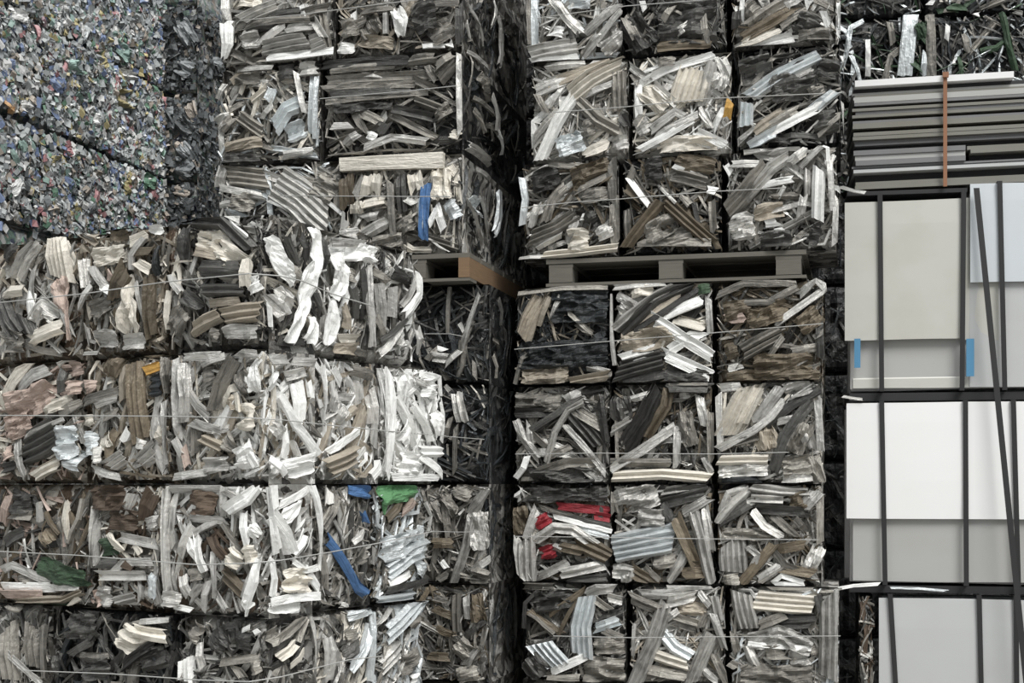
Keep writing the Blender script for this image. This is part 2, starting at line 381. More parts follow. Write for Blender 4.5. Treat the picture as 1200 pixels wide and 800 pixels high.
#@@STRUCTURE
# ------------------------------------------------------------------ the yard
gv = [(-14, -6, 0), (14, -6, 0), (14, 22, 0), (-14, 22, 0), (-14, -6, -.2), (14, -6, -.2), (14, 22, -.2), (-14, 22, -.2)]
fl = mesh_obj('ground', gv, [(0, 1, 2, 3), (7, 6, 5, 4), (0, 4, 5, 1), (1, 5, 6, 2), (2, 6, 7, 3), (3, 7, 4, 0)], CONC); fl['kind'] = 'structure'

FC = Face((185 / FPX * 5.56, 5.56), 14)
FB = Face((-58 / FPX * 5.51, 5.51), 14); FBS = FB.right(0)
FL = Face((-26 / FPX * 5.56, 5.56), 14); FLS = FL.right(0)
FA = Face((-290 / FPX * 4.1, 4.1), 30); FAS = FA.right(0)
dv = Vector((math.sin(math.radians(15.5)), math.cos(math.radians(15.5))))
FD = Face((-548 / FPX * 6.0, 6.0), u=(dv.x, dv.y))
FD2 = Face((-370 / FPX * 7.0, 7.02), 15.5); FD2S = FD2.right(0)
FF = Face((500 / FPX * 6.75, 6.75), 6)
FE = Face((390 / FPX * 5.62, 5.62), 10)
#@@OBJECTS
# ------------------------------------------------------------------ right-hand scrap stack (seven layers seen, two more below)
CR = [  # z0, z1, seams in px, [(core, palette, fill angle, label) x3]
 (3.31, 3.71, (618, 729, 854, 984), [
   ('mid', 'SSVMMW', 40, 'silver scrap bale with two strips meeting in a V, highest layer above the pallet'),
   ('dark', 'DDMMD', None, 'dark fine-shredded scrap bale beside a bale with a V of silver strips'),
   ('mid', 'MMDBS', 35, 'grey-brown scrap bale with short cream strips, highest layer beside the sheet stack')]),
 (2.91, 3.31, (619, 738, 860, 988), [
   ('pale', 'SSEWM', 40, 'silver bale with a long pale strip sweeping diagonally, second layer above the pallet'),
   ('pale', 'SWWEM', 35, 'whitish bale of tangled strips with an orange-yellow scrap at its edge'),
   ('dark', 'DDMMS', 30, 'dark bale crossed by two wide pale ribbed profiles')]),
 (2.51, 2.91, (608, 726, 848, 984), [
   ('mid', 'MMBDS', 25, 'grey bale with a brown panel and white crumpled flap, standing on the pallet'),
   ('dark', 'BBMMD', None, 'brownish bale with two brown profiles leaning like a roof, on the pallet'),
   ('mid', 'SSMMD', 55, 'silver-grey bale with a flat white upright strip, on the pallet beside the sheets')]),
 (2.0, 2.4, (600, 716, 837, 968), [
   ('dark', 'KKDDT', None, 'bale wrapped in black sheet metal with tan planks hanging at its corner'),
   ('mid', 'STMDE', 35, 'bale with two white strips crossed in an X, directly under the pallet'),
   ('warm', 'BBMMD', 25, 'brown-grey bale of flattened profiles under the pallet, beside the crossed white strips')]),
 (1.6, 2.0, (601, 716, 836, 967), [
   ('mid', 'MMDDS', None, 'grey bale with thin bent silver strips forming an inverted V'),
   ('mid', 'MMDSB', 50, 'grey bale with wide dark profiles above a pale horizontal strip'),
   ('pale', 'SSEMD', 50, 'pale bale with wide cream ribbed profiles and a thin black bent strip')]),
 (1.2, 1.6, (603, 717, 838, 967), [
   ('mid', 'SMMDB', 20, 'grey bale with bright red painted scraps inside a bent silver frame'),
   ('mid', 'SSMMB', 60, 'grey bale with a wide pale ribbed panel sticking out of its face'),
   ('mid', 'SSMMB', 30, 'silver-grey bale with a bent profile arching over its top edge')]),
 (0.8, 1.2, (612, 735, 852, 986), [
   ('mid', 'MMDDS', None, 'dark grey bale with a wide white curled sheet below a tall pale profile'),
   ('mid', 'SSMMT', 55, 'grey bale of long crossing silver profiles with one bluish channel'),
   ('pale', 'SSMMV', None, 'pale bale with a cream ribbed profile over a crumpled white sheet')]),
]
for z0, z1, sm, cells in CR:
    for i in range(3):
        core, pal, an, lab = cells[i]
        Bale(FC, FC.a_at(sm[i]), FC.a_at(sm[i + 1]), z0, z1, .5 if i == 2 else 1.1, core, pal, lab, 8 if pal == 'KKDDT' else 32, an)
aC = [FC.a_at(p) for p in (606, 726, 846, 975)]
for z0 in (0.0, 0.4):
    for i in range(3):
        Bale(FC, aC[i], aC[i + 1], z0, z0 + .4, 1.1, 'mid', 'SMMD', 'grey scrap bale near the ground at the foot of the stack beside the sheet bundles', 5, None, nsmall=40, group='bales at the foot of the right-hand stack')

for i in range(3):
    Bale(FC, aC[i] + .02, aC[i + 1] + .02, 3.71, 4.11, 1.1, 'mid', 'SMMD', 'grey scrap bale out of reach on the very top of the pallet load', 5, None, nsmall=40, group='bales on the very top of the pallet load')

# ------------------------------------------------------------------ middle stack: upper bales on a pallet, darker ones below
BR = [
 (3.31, 3.71, (255, 390, 541), [('mid', 'SSMEM', 25, 'silver bale of folded profiles with a white flap, highest layer next to the plastic bales'),
                                ('mid', 'MMMDT', None, 'dull grey bale with one crumpled white scrap, highest layer facing the narrow gap')]),
 (2.91, 3.31, (252, 375, 541), [('mid', 'SMMEV', 50, 'grey bale with pale bluish sheets beside a bale of flattened dark profiles'),
                                ('dark', 'MMDDM', 4, 'dark bale of long flattened horizontal profiles above the pale plank')]),
 (2.51, 2.91, (251, 400, 543), [('mid', 'SSMMV', -35, 'bale with a fan of corrugated silver sheet sweeping downward under the pale plank'),
                                ('pale', 'SEEMM', 80, 'cream and grey bale with a blue scrap, standing on the orange-brown pallet')]),
]
for z0, z1, sm, cells in BR:
    for i in range(2):
        core, pal, an, lab = cells[i]
        last = i == 1
        Bale(FB, FB.a_at(sm[i]), 0 if last else FB.a_at(sm[i + 1]), z0, z1, 1.15, core, pal, lab, 38, an, side=FBS if last else None, side_pal='DDKMK')  # darker side palette paints in the shade of the narrow gap
LR = [(2.0, 'dark', 'KKDDM', 'nearly black bale with one thin pale strip, under the orange-brown pallet', 'nearly black bale under the pallet, hidden behind the pale corner stack'),
      (1.6, 'dark', 'KKDDM', 'black bale with a short pale strip, behind the white-painted end bale', 'black bale hidden behind the pale corner stack at eye height'),
      (1.2, 'mid', 'MMMDS', 'grey bale with a bent silver profile along its edge, beside the narrow dark gap', 'grey bale hidden behind the corner stack below eye height'),
      (0.8, 'mid', 'MMBDS', 'brown-grey shredded bale below the bale with the bent silver profile', 'brown-grey bale hidden behind the corner stack low down')]
for a0, a1 in ((FB.a_at(255), FB.a_at(395)), (FB.a_at(395), 0)):
    Bale(FB, a0, a1, 3.71, 4.11, 1.15, 'mid', 'SMMD', 'grey scrap bale out of reach on the very top of the middle stack', 5, None, nsmall=40, group='bales on the very top of the middle stack')
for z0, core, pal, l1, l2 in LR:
    Bale(FL, -.42, 0, z0, z0 + .4, 1.15, core, pal, l1, 26 if z0 < 1.5 else 12, 85, side=FLS, side_pal='DKK')  # near-black side pieces stand in for shadow inside the gap
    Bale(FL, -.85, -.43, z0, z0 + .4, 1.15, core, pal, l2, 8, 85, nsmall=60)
for z0 in (0.0, 0.4):
    for a in (-.85, -.42):
        Bale(FL, a, a + .42, z0, z0 + .4, 1.15, 'mid', 'MMDS', 'grey scrap bale near the ground at the foot of the middle stack', 4, nsmall=40, group='bales at the foot of the middle stack')
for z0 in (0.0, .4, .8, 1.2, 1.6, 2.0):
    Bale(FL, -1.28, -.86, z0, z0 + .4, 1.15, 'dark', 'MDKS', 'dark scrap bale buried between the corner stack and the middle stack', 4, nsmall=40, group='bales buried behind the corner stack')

# ------------------------------------------------------------------ near corner stack: front faces left of the corner, side faces right of it
AR = [  # z0, front seams px (left to right, the last is the corner), side seams px, front cells, side cells
 (2.0, (-60, 91, 192), (375, 497), [('warm', 'SETMS', 75, 'beige bale with tall folded cream profile, highest layer in front of the plastic bales'),
                           ('warm', 'ETBMS', 75, 'beige bale with a rounded cream flap and brown upright profile'),
                           ('mid', 'DDMSE', None, 'bale with a large cream crumpled flap under a dark curved profile, at the stack corner')],
                          [('pale', 'WSDMS', 80, 'bale with a bright white strip draped from its top edge, facing the gap'),
                          ]),
 (1.6, (-60, 96, 199), (375, 445, 515), [('warm', 'PPESM', 30, 'pinkish-beige bale with peach crumpled sheets and a dark ribbed profile'),
                           ('warm', 'BSETS', 80, 'bale with a wide brown upright profile and a small yellow block'),
                           ('pale', 'SSWET', 70, 'cream-white bale of crumpled strips at the stack corner, at eye height')],
                          [('pale', 'WWSST', 80, 'whitish bale with vertical folds and a tan sheet, next to the white-painted end bale'),
                           ('pale', 'WWWWS', 85, 'bright white-painted bale with sharp square edges at the end of its layer')]),
 (1.2, (-60, 106, 188), (372, 441, 504), [('warm', 'MDBPS', None, 'dark mixed bale with a long green rounded panel'),
                           ('warm', 'SSNME', None, 'bale with rust-brown sheet behind pale bent strips'),
                           ('pale', 'SSWNM', 80, 'pale bale with white bent strips framing dark brown hollows, at the stack corner')],
                          [('mid', 'MMSDM', 70, 'grey bale with a bright blue painted strip'),
                           ('mid', 'VVMMB', 35, 'silvery bale with a scrap of green film on top')]),
 (0.8, (-60, 56, 200), (372, 438, 503), [('mid', 'MMSMD', 80, 'grey ribbed bale beside a dark bale, lowest layer seen on the corner stack'),
                           ('dark', 'DDDMK', None, 'dark shredded bale with one cream crumpled sheet'),
                           ('mid', 'MMDDS', None, 'dark grey bale with a white flat piece, lowest layer seen at the stack corner')],
                          [('mid', 'MMSDE', 75, 'grey bale with two upright pale strips below the blue painted strip'),
                           ('mid', 'VVMMS', 60, 'silver bale with long bright folded sheets below the green film')]),
]
vC = FAS.a_at(375)
for z0, fs, ss, fc, sc in AR:
    c0 = FAS.a_at(ss[0])
    for i in range(3):
        core, pal, an, lab = fc[i]
        a0 = FA.a_at(fs[i]); a1 = FA.a_at(fs[i + 1]) if i < 2 else 0
        Bale(FA, a0, a1, z0, z0 + .4, c0 if i == 2 else c0 - .01, core, pal, lab, 36, an, side=FAS if i == 2 else None)
    for i in range(len(sc)):
        core, pal, an, lab = sc[i]
        Bale(FAS, FAS.a_at(ss[i]), FAS.a_at(ss[i + 1]), z0, z0 + .4, .38, core, pal, lab, 36, an, proud=.02 if 'bright white-painted' in lab else 0)
for z0 in (0.0, 0.4):
    for a0, a1 in ((-1.3, -.8), (-.8, -.4), (-.4, 0)):
        Bale(FA, a0, a1, z0, z0 + .4, .34, 'mid', 'SMMD', 'grey scrap bale near the ground at the foot of the corner stack', 5, nsmall=40, group='bales at the foot of the corner stack')
    for a0, a1 in ((.34, .64), (.64, .93)):
        Bale(FAS, a0, a1, z0, z0 + .4, .38, 'mid', 'SMMD', 'grey scrap bale near the ground at the foot of the corner stack', 5, nsmall=40, group='bales at the foot of the corner stack')

# ------------------------------------------------------------------ plastic bales at the back left
PP = 'aaaabbbccddgghhiijabgefgaab'
aD = [FD.a_at(p) for p in (-70, 48, 130, 197)]
dlab = {0: ['bright mixed-plastic bale at the near end, highest layer', 'mixed-plastic bale with green and blue bottles, highest layer', 'dusky mixed-plastic bale next to the shaded column, highest layer'],
        1: ['bright mixed-plastic bale with an orange scrap, second layer from the top', 'mixed-plastic bale of crushed coloured bottles, middle of the second layer from top', 'dusky mixed-plastic bale, far end of the second layer from top'],
        2: ['pale mixed-plastic bale just above the beige scrap bales, near end of the wall', 'mixed-plastic bale with yellow and red scraps just above the beige scrap bales', 'mixed-plastic bale just above the dark curved profile, far end of the plastic wall']}
hD = 3.57 / 8
for k in range(10):
    z0 = k * hD; top = 8 - k
    for i in range(3):
        if 0 <= top <= 2:
            Bale(FD, aD[i], aD[i + 1], z0, z0 + hD, .6, 'plastic', PP + ('ggaag' if i == 0 else ''), dlab[top][i], 45, None, name='plastic_bale', plastic=True, nsmall=1200, proud=R.uniform(-.02, .015))  # near-end bales get extra pale pieces, painting in the brighter light there
        else:
            Bale(FD, aD[i], aD[i + 1], z0, z0 + hD, .6, 'plastic', PP, 'mixed-plastic bale hidden behind the beige scrap bales', 3, None, name='plastic_bale', plastic=True, nsmall=60, group='plastic bales hidden low in the wall')
    if 0 <= top <= 2:
        Bale(FD2, -.5, 0, z0, z0 + hD, .6, 'plastic', 'iiiiiiiiibh', ['dark shaded plastic bale, top of the narrow column behind the plastic wall', 'dark shaded plastic bale, second in the narrow column behind the plastic wall', 'dark shaded plastic bale, third in the narrow column behind the plastic wall'][top], 16, None, side=FD2S, name='plastic_bale', plastic=True, nsmall=400)  # mostly dark pieces: shade of the gap put into the palette
    else:
        Bale(FD2, -.5, 0, z0, z0 + hD, .6, 'plastic', 'bbiihhabci', 'dark plastic bale hidden low in the narrow column', 3, None, name='plastic_bale', plastic=True, nsmall=40, group='plastic bales hidden low in the narrow column')  # hidden bales keep that painted shade in their palette

# ------------------------------------------------------------------ dark bales behind the sheet stack
aF = [FF.a_at(p) for p in (950, 1085, 1215, 1345)]; aG = [FF.a_at(p) for p in (290, 425, 560, 690, 820, 948)]
flab = ['dark bale with a tall pale strip, behind the sheet stack', 'dark bale with green bands, behind the sheet stack', 'dark bale beyond the green-banded one']
for k in range(10):
    z0 = k * .43
    for i in range(5):
        Bale(FF, aG[i], aG[i + 1], z0, z0 + .43, .5, 'dark', 'DK', 'dark scrap bale hidden at the back of the yard behind the stacks', 3, 85, nsmall=30, group='dark bales at the back of the yard')
    for i in range(3):
        vis = k in (7, 8)
        lab = (flab[i] + (', highest layer' if k == 8 else ', second layer')) if vis else 'dark scrap bale hidden behind the sheet bundles'
        Bale(FF, aF[i], aF[i + 1], z0, z0 + .43, .5, 'dark', 'DDDKKMQV' if k > 6 else 'DK', lab, 34 if k > 6 else 3, 85, nsmall=170 if k > 6 else 30, group=None if vis else 'dark bales hidden behind the sheet bundles')
#@@TRACES
# ------------------------------------------------------------------ pieces traced off the photograph
trace(FC, 600, 300, """r K 190 230,300 560,290;r K 160 40,590 560,560;c T 110 60,480 100,370 165,240;f T 50 150,400 215,230;f S 40 220,370,.3 290,225;r T 110 60,700 330,690;f T 60 330,740 560,700;f M 30 20,780 400,775 590,690;b M 25 15,750 60,600 120,560;f M 28 40,220 300,190 560,185
f M 30 470,470 380,400;f M 30 330,330 480,460;f S 45 440,650 560,680;b S 25 575,220 580,420 600,640;f S 45 600,180 900,155;f S 55 620,230 740,300;f W 45 640,250 720,280;r S 90 640,270 700,330;r E 80 700,210 830,190;c S 70 590,430 800,260 960,170;c D 80 640,450 850,250 1070,150;f T 85 740,430 1000,220;f D 35 720,440 1100,190
r T 130 640,500 980,470;f E 60 960,370 1140,420;f S 40 1150,250 1160,440;f W 70 650,600 830,550;c D 120 620,670 880,600;f D 80 640,730 900,680;r D 100 900,680 1150,720;f M 40 930,740 1160,750;r Q 60 1090,200 1160,190
f W 60 900,345 1110,260;f W 70 910,560 1050,470 1120,480;f W 75 830,370 1000,480 1180,590;f W 60 890,570 1160,690;f W 35 900,600 1150,720""")
trace(FC, 760, 300, """f M 40 400,230 560,160 870,160;f M 45 540,270 700,270 880,180;r B 120 440,330 600,300;f P 60 460,370 560,360;r B 130 580,370 820,300;f W 40 560,155 650,160;f S 50 880,230 980,140 1040,190;f S 45 740,400 1010,210 1050,180;c M 55 540,540 760,420;c M 45 560,590 780,470;f M 35 700,600 790,470
r B 150 620,660 960,640;f S 45 470,660 540,640;r B 110 450,560 520,540;f M 50 830,560 1000,530;f D 45 1000,380 1010,600;f M 40 960,480 1010,450;r B 120 880,420 1000,330;r B 80 460,720 1000,700""")
trace(FC, 600, 430, """r M 110 20,210 290,210;f D 60 20,270 280,265;r D 130 110,660 480,650;r D 130 640,170 650,310;c D 95 340,260 440,370 510,460;b D 40 110,370 270,270 400,160;f S 50 300,190 390,150;c S 45 200,560 250,380 330,250 420,200;f S 50 20,300 70,420 160,540;f S 35 100,330 110,450;f W 35 20,650 70,590 90,520;f M 35 130,400 200,470;f M 40 230,520 350,460
f M 70 370,250 520,340;f D 50 520,180 550,430;f M 60 170,610 330,560 500,560;f S 40 310,340 440,480 550,620;f S 45 700,190 800,160;c S 60 580,370 700,300;c D 120 650,480 770,300 850,110;f B 70 780,420 900,230 920,120;r S 60 980,160 1040,150;f S 50 1100,170 1130,340;r M 90 1010,260 1050,460;f M 45 1160,250 1170,560
f M 55 560,560 780,560 930,560;f S 45 970,350 965,580;f S 60 570,600 760,490 970,340;c E 70 590,640 880,625 1160,650;f D 80 900,110 1170,115;b M 30 920,95 1150,95;f S 40 1130,540 1170,620""")
trace(FC, 760, 430, """f S 50 420,120 560,110;f S 40 410,150 420,440;c E 140 450,400 600,110;c E 80 540,330 640,120;r S 110 800,150 950,100;f S 70 620,330 780,110;f M 60 440,450 640,400;f S 50 410,480 620,370 720,290 790,200;r T 130 690,350,.7 710,480;f S 45 760,320 900,290;r M 120 840,500 930,330;f S 80 900,330 960,480;f S 45 990,180 1010,500;f D 55 700,330 860,210 1010,130
r M 120 790,590 960,570;c E 60 410,545 700,540;r S 90 410,610 700,590;f S 60 780,660 950,640;r M 80 960,520 1010,680;f K 50 420,670 640,660;f D 70 730,610 800,400 960,190""")
trace(FC, 600, 550, """r D 80 60,150 560,140;f W 60 10,170 50,150;f S 50 540,110 550,160;r B 120 40,220 60,380;f R 50 260,215 560,240;r R 75 140,330 220,280;f R 50 480,270 570,285;r R 90 165,500 250,470;f S 55 90,400 150,220;f M 30 170,220 350,270 580,340;f W 30 230,270 580,360;f D 30 240,250 580,330;f V 45 390,340 570,390
c B 110 370,410 580,510;f B 60 280,450 420,480;f S 65 130,420 250,340 360,350 500,450;f S 45 250,450 290,470;c S 110 80,400 90,660;f S 60 30,400 60,600 100,680;f S 50 150,640 330,540;f S 65 290,610 530,560;f D 50 330,650 560,630;f M 60 60,670 240,680
r S 150 620,200 850,130;r S 120 740,270 900,290;f M 45 600,130 600,260;f D 110 880,180 1140,120;f S 45 880,130 1040,100;f D 55 890,200 930,290;f S 55 1000,260 1150,170;f B 70 960,280 1080,560;r M 100 830,530 960,510;f S 50 1130,230 1170,470;c S 70 1060,240 1110,400 1170,680;c V 175 590,465 950,395;c S 60 920,670 1020,480
f M 35 770,560 870,650;f B 80 700,590 860,690;r S 90 590,600 690,600 650,680,.3;f B 70 1000,610 1150,600;f S 45 910,690 1160,680;f B 50 1050,560 1110,560""")
trace(FC, 760, 550, """f S 45 430,240 470,140 590,100;r B 110 830,200 970,180;f D 60 430,300 590,200;c S 65 390,310 500,190 590,110;c S 60 600,100 780,125 940,135;c S 75 600,170 790,180;f D 60 630,230 920,250;f S 80 910,220 990,130;f M 45 1005,150 1005,440;f S 50 610,240 680,330 780,390;f M 50 720,260 860,390;f M 45 860,290 930,370;r M 70 440,370 720,390
c S 160 490,410 500,600;f S 45 580,450 640,500 600,600;f B 60 550,660 740,430;f B 60 740,470 910,440;f M 45 740,490 800,560 900,600;r S 90 930,590 1000,450;f B 60 800,580 970,610;f S 60 640,650 780,560;f W 30 730,660 780,620 910,660;f W 30 730,670 920,670;f S 35 700,690 960,690;r M 70 440,650 530,640""")
trace(FC, 600, 640, """r D 110 120,330 360,300;f B 40 100,380 200,450 290,510;f B 35 220,400 330,320 430,250;b B 25 270,520 330,400 380,310;b D 25 70,480 80,330 150,260;r D 140 90,650 180,760;c V 130 440,290 400,470 410,640;f S 65 430,280 500,250 610,245;c V 150 150,570 270,700;f W 50 220,740 330,690 440,640;f M 45 490,310 570,370;f S 50 570,300 650,320;f V 60 480,480 630,430
f M 50 540,490 650,540;r M 110 480,590 660,590;f S 45 560,560 600,620;r M 160 420,730 660,740;f W 30 480,690 540,730;f M 50 200,780 400,770;b M 22 90,390 150,420 250,510
f S 60 760,280 1060,280;f M 70 690,300 860,370;r T 90 980,350 1140,380;f M 80 930,420 1090,470;c V 80 870,500 950,590 1050,650;c E 70 810,630 1030,700;f M 60 800,720 1020,760;f S 70 900,330 1080,290;f S 40 900,430 980,370;c S 95 720,800 820,580 900,330;c S 90 1050,800 1170,510;f M 45 1100,480 1140,390;f S 40 1100,270 1170,360
f M 50 1180,620 1260,800;f S 45 1180,400 1250,600;c S 60 1180,290 1210,430;f S 45 1120,720 1200,790;b S 20 720,450 710,640""")
trace(FC, 760, 640, """f M 60 650,460 800,400;f D 80 700,450 970,440;c S 120 540,270 560,370 590,480;c E 120 620,315 970,345;r S 110 590,550 760,510 960,590;f W 30 590,570 960,600;f D 25 900,480 970,550;f S 60 580,590 630,700;f M 90 680,620 800,620;r S 110 830,670 940,650;r M 120 540,750 960,750;f M 45 500,520 520,620;f M 50 470,680 510,700
c S 110 1055,290 1055,560 1050,770;f S 25 1080,250 1180,240;f D 45 990,290 1010,380""")
trace(FC, 600, 0, """r D 170 680,110 790,280;f V 45 135,-20 135,270;b M 30 100,0 105,260;r V 80 330,10 460,10;f S 65 250,0 330,110 410,190;r W 60 210,180 300,190;f D 60 350,150 370,230;f S 55 430,190 620,30;r S 140 520,290 640,180;f S 40 420,340 540,190 640,60;c S 110 100,310 380,260;f W 40 100,360 390,330;f M 60 660,100 740,240
r D 250 860,150 1200,120;f B 70 860,280 1150,270;f W 35 760,0 775,50;f M 40 880,130 940,40;f M 45 1120,100 1140,250;f M 45 520,60 540,0;r S 50 960,200 1060,130
f S 45 200,390 420,375;f T 60 220,500 420,420 580,370;f S 80 140,530 380,440;c E 120 340,560 470,460 640,370;c W 80 160,940 260,720 360,560;c S 45 130,800 270,640;f S 30 210,640 310,490;f M 40 150,560 200,660;c M 75 390,590 500,700 630,770;c M 90 620,420 630,640;f S 35 420,560 580,490;f D 70 640,680 700,740;r M 100 420,760 480,740;r V 130 270,880 420,820;f E 70 420,910 560,840;r S 80 590,850 680,830
r E 120 760,520 900,640;c E 200 1010,600 1070,400;c S 80 1110,620 1180,360;f W 45 730,500 900,410 1180,320;f W 45 740,500 745,690;f S 45 690,390 800,470;f S 50 830,490 960,610;r E 110 870,850 1200,850;r S 120 730,760 800,720;f S 50 810,770 960,660 1020,690;f S 45 840,800 1090,670;f S 45 1100,640 1170,750;f W 45 740,880 900,800 1060,700
f W 50 1080,770 1250,850;f M 45 700,420 740,480;r M 60 850,370 960,360;f S 70 1220,340 1270,450;r S 110 1240,440 1190,520;f S 40 1160,520 1210,560;f W 35 1180,760 1250,620;f Y 50 1260,690 1282,590""")
trace(FC, 780, 0, """r M 130 480,120 560,30;f W 30 450,0 445,120;f M 60 480,150 700,0;f B 70 440,230 740,60;f E 70 430,280 650,170;f W 60 440,290 750,215;r D 140 760,120 880,180;f W 50 840,0 850,40;f W 40 920,60 950,140;r M 110 780,230 960,210;f D 50 420,60 410,180;f M 45 680,150 820,60
r D 150 440,420 620,370;r D 160 620,540 900,470;c V 100 490,560 680,430 900,320;f S 40 500,570 880,390;c V 90 465,740 470,600;f T 60 520,770 700,640;f M 50 560,760 780,640;f W 60 520,820 720,720 880,640 990,540;f V 60 860,640 990,540;r D 150 860,720 1000,680;f M 30 900,790 1030,670;r M 60 840,550 930,510;r D 110 900,390 1010,420;f V 60 490,860 650,770;f S 50 470,880 640,860
r W 70 1030,0 1050,200;f W 30 1000,180 1050,250;f W 35 1060,400 1090,620;f S 30 1070,300 1090,440;f W 30 1030,320 1080,420;f S 28 1040,600 1060,790""")
trace(FC, 600, 150, """r D 120 120,330 280,290;r B 140 350,310 580,240;f M 35 220,210 380,230;f M 40 100,300 270,240;f M 40 350,380 580,270;f M 60 190,550 240,420 310,340;f S 45 110,580 150,440;f V 40 60,300 80,420 60,560;c M 90 110,640 260,580 370,500;c S 70 130,690 300,600;r D 110 440,560 500,520;r E 130 330,660 450,650;f S 55 320,660 390,520;r S 90 500,630 590,590
f M 55 590,190 590,430;f M 60 600,420 610,680;c E 50 180,745 400,725 620,695;f S 30 40,770 180,755;r M 80 410,410 560,380;f W 40 410,520 450,515
r B 110 960,190 1190,230;r D 120 780,250 880,240;f W 35 680,290 760,400 800,450;f B 65 660,340 740,400;r M 120 780,630 960,550;r M 90 870,650 1050,610;f M 50 740,670 1170,670;c B 70 660,700 760,570 870,430;c B 85 900,430 1020,540 1160,660;b S 20 870,350 960,440;f M 90 950,270 1150,320;f W 30 950,225 1120,300;f M 50 690,300 720,240;f M 45 1000,400 1050,460
f M 45 1170,430 1180,600;c M 45 670,480 680,640;f W 50 1150,360 1200,370""")
trace(FC, 780, 150, """r M 110 610,360 780,350;c M 110 360,490 480,360 590,220;c S 80 440,430 620,230 720,160;f S 55 610,150 720,110 800,110;f S 60 720,210 820,130;f S 40 790,230 920,100;b W 22 920,100 950,120 955,250;f W 45 580,330 740,300;f S 50 380,210 540,210;f W 40 350,210 380,260;r T 90 520,510 690,470;r S 140 380,600 520,570;f W 50 590,560 660,550;f W 60 620,620 690,610
c S 40 830,240 830,400;f S 50 790,520 810,400;f S 35 960,180 980,480;r D 120 840,620 900,640;r D 90 560,660 740,650;f S 30 660,410 700,340;c W 75 900,240 890,540;f W 30 960,340 1060,375;f S 35 1000,400 990,690;f S 35 1050,180 1040,440""")
trace(FB, 240, 0, """r E 60 190,10 330,20;f W 90 130,130 135,260,.8 110,340,.4;f S 50 120,0 130,110;c S 90 220,120 420,30;f D 60 360,100 560,70;f M 45 230,150 420,120 620,110;f D 50 230,180 400,150;r S 110 220,240 320,220;f S 45 320,260 460,150;c S 130 620,260 690,230;c S 100 340,280 600,230;f S 60 480,170 640,150;f S 45 640,120 700,220;f M 50 580,80 720,40;f W 30 565,30 580,90;f W 45 360,340 540,330 780,295
r M 110 800,180 900,150;r M 140 960,120 1000,200;f W 35 870,60 870,120;f M 50 820,180 940,120;r T 70 900,240 1100,260;b S 28 1065,-20 1060,200;f M 60 940,60 1090,40;r W 100 1120,40,.7 1150,120 1150,210,.5;r W 60 780,280 870,285
r M 140 180,430 320,420;f S 35 200,410 400,395;f E 35 210,540 250,440;c E 55 270,590 350,520;f T 50 160,480 220,430;f S 30 70,580 120,480;f V 55 370,590 400,510;f E 45 440,470 520,460;r D 90 430,430 520,410;c V 110 410,740 480,640 570,590;r V 110 480,790 590,740;f S 80 560,410 660,400;f V 60 640,440 635,640 630,800;f S 30 540,430 590,670;c M 80 200,680 340,780;r S 80 70,730 150,680;f M 50 100,760 170,690;f S 35 330,700 390,620;f T 60 130,860 340,820
f D 60 690,375 1200,350;f M 45 740,410 1100,380;f S 28 920,440 1060,445;f M 50 720,470 1300,440;f M 45 700,520 1250,490;f D 45 740,550 1200,530;f M 35 700,600 1180,550 1300,540;r D 100 760,620 1100,600;f M 50 860,620 940,780;f D 50 1030,780 1070,720;f S 50 1010,740 1060,660;f S 40 760,740 850,735;f M 60 900,650 1040,720""")
trace(FB, 400, 0, """r D 170 420,120 560,90;r M 130 520,210 640,140;f M 40 420,30 690,20;f W 45 620,245 650,255;f W 30 460,270 600,265;f D 45 690,20 690,250;f M 45 290,670 420,740 560,810;f M 60 400,360 560,340;f M 45 560,390 660,320;c M 70 580,470 680,350;f M 40 500,380 560,480;f M 45 430,470 540,520;c M 55 430,580 620,650;r M 80 550,680 640,620;f D 55 300,640 540,690;f S 30 690,310 700,780;r E 70 640,780 690,790;f S 45 130,870 300,810 500,830;f S 45 20,850 110,780;r W 50 150,790 210,810""")
trace(FB, 240, 150, """r D 90 110,190 330,200;r T 60 120,110 340,90;f S 45 460,160 640,130;c M 130 120,270 360,300;f S 45 90,350 340,400;f S 60 80,350 110,230;r M 180 640,320 760,400;c S 230 420,320 560,410 720,560;f W 25 520,285 660,380 800,500;f W 25 370,420 500,480 600,540;f W 22 410,350 540,440 690,580;f B 90 830,280 830,460;r M 110 160,420 290,450;r D 140 270,520 310,620;f S 70 800,600 825,520;f S 80 720,650 900,620
r E 90 890,500 900,430;c S 70 880,400 930,290;f E 70 940,400 970,280;f E 60 1000,380 1020,270;f E 55 930,450 1060,420;f S 50 920,530 1020,510;c S 80 930,620 1080,540;r M 90 980,680 1160,650;f M 40 1090,320 1100,640;f D 60 1150,280 1160,480""")
trace(FB, 400, 150, """f M 40 290,320 310,640;f E 50 410,270 430,370;f E 40 450,260 470,370;r E 130 580,240 590,420;f U 60 480,650 490,480 500,330;f V 28 465,400 475,640;f W 50 560,460 600,590;f W 40 520,560 560,480;r V 120 620,500 690,460;r M 90 330,600 420,540;f S 40 350,400 420,440;p E 105 -425,222 -100,207 250,190 600,183""")
trace(FBS, 400, 0, """f S 40 750,40 800,150 820,260;f S 35 740,140 755,230;f S 25 890,0 880,150;f S 25 735,300 860,400;f M 30 745,310 745,500;f S 22 920,100 920,380;f M 30 760,570 880,670;f S 25 880,560 900,760;r M 90 800,450 860,560;f M 30 760,640 830,780;f M 25 960,180 990,220""")
trace(FBS, 400, 150, """f S 40 740,420 810,690;f S 35 790,390 850,650;f V 45 920,370 910,500 890,620;c S 60 740,100 860,200;f W 30 900,20 930,150;f S 30 770,240 850,300;r V 90 745,430 800,480""")
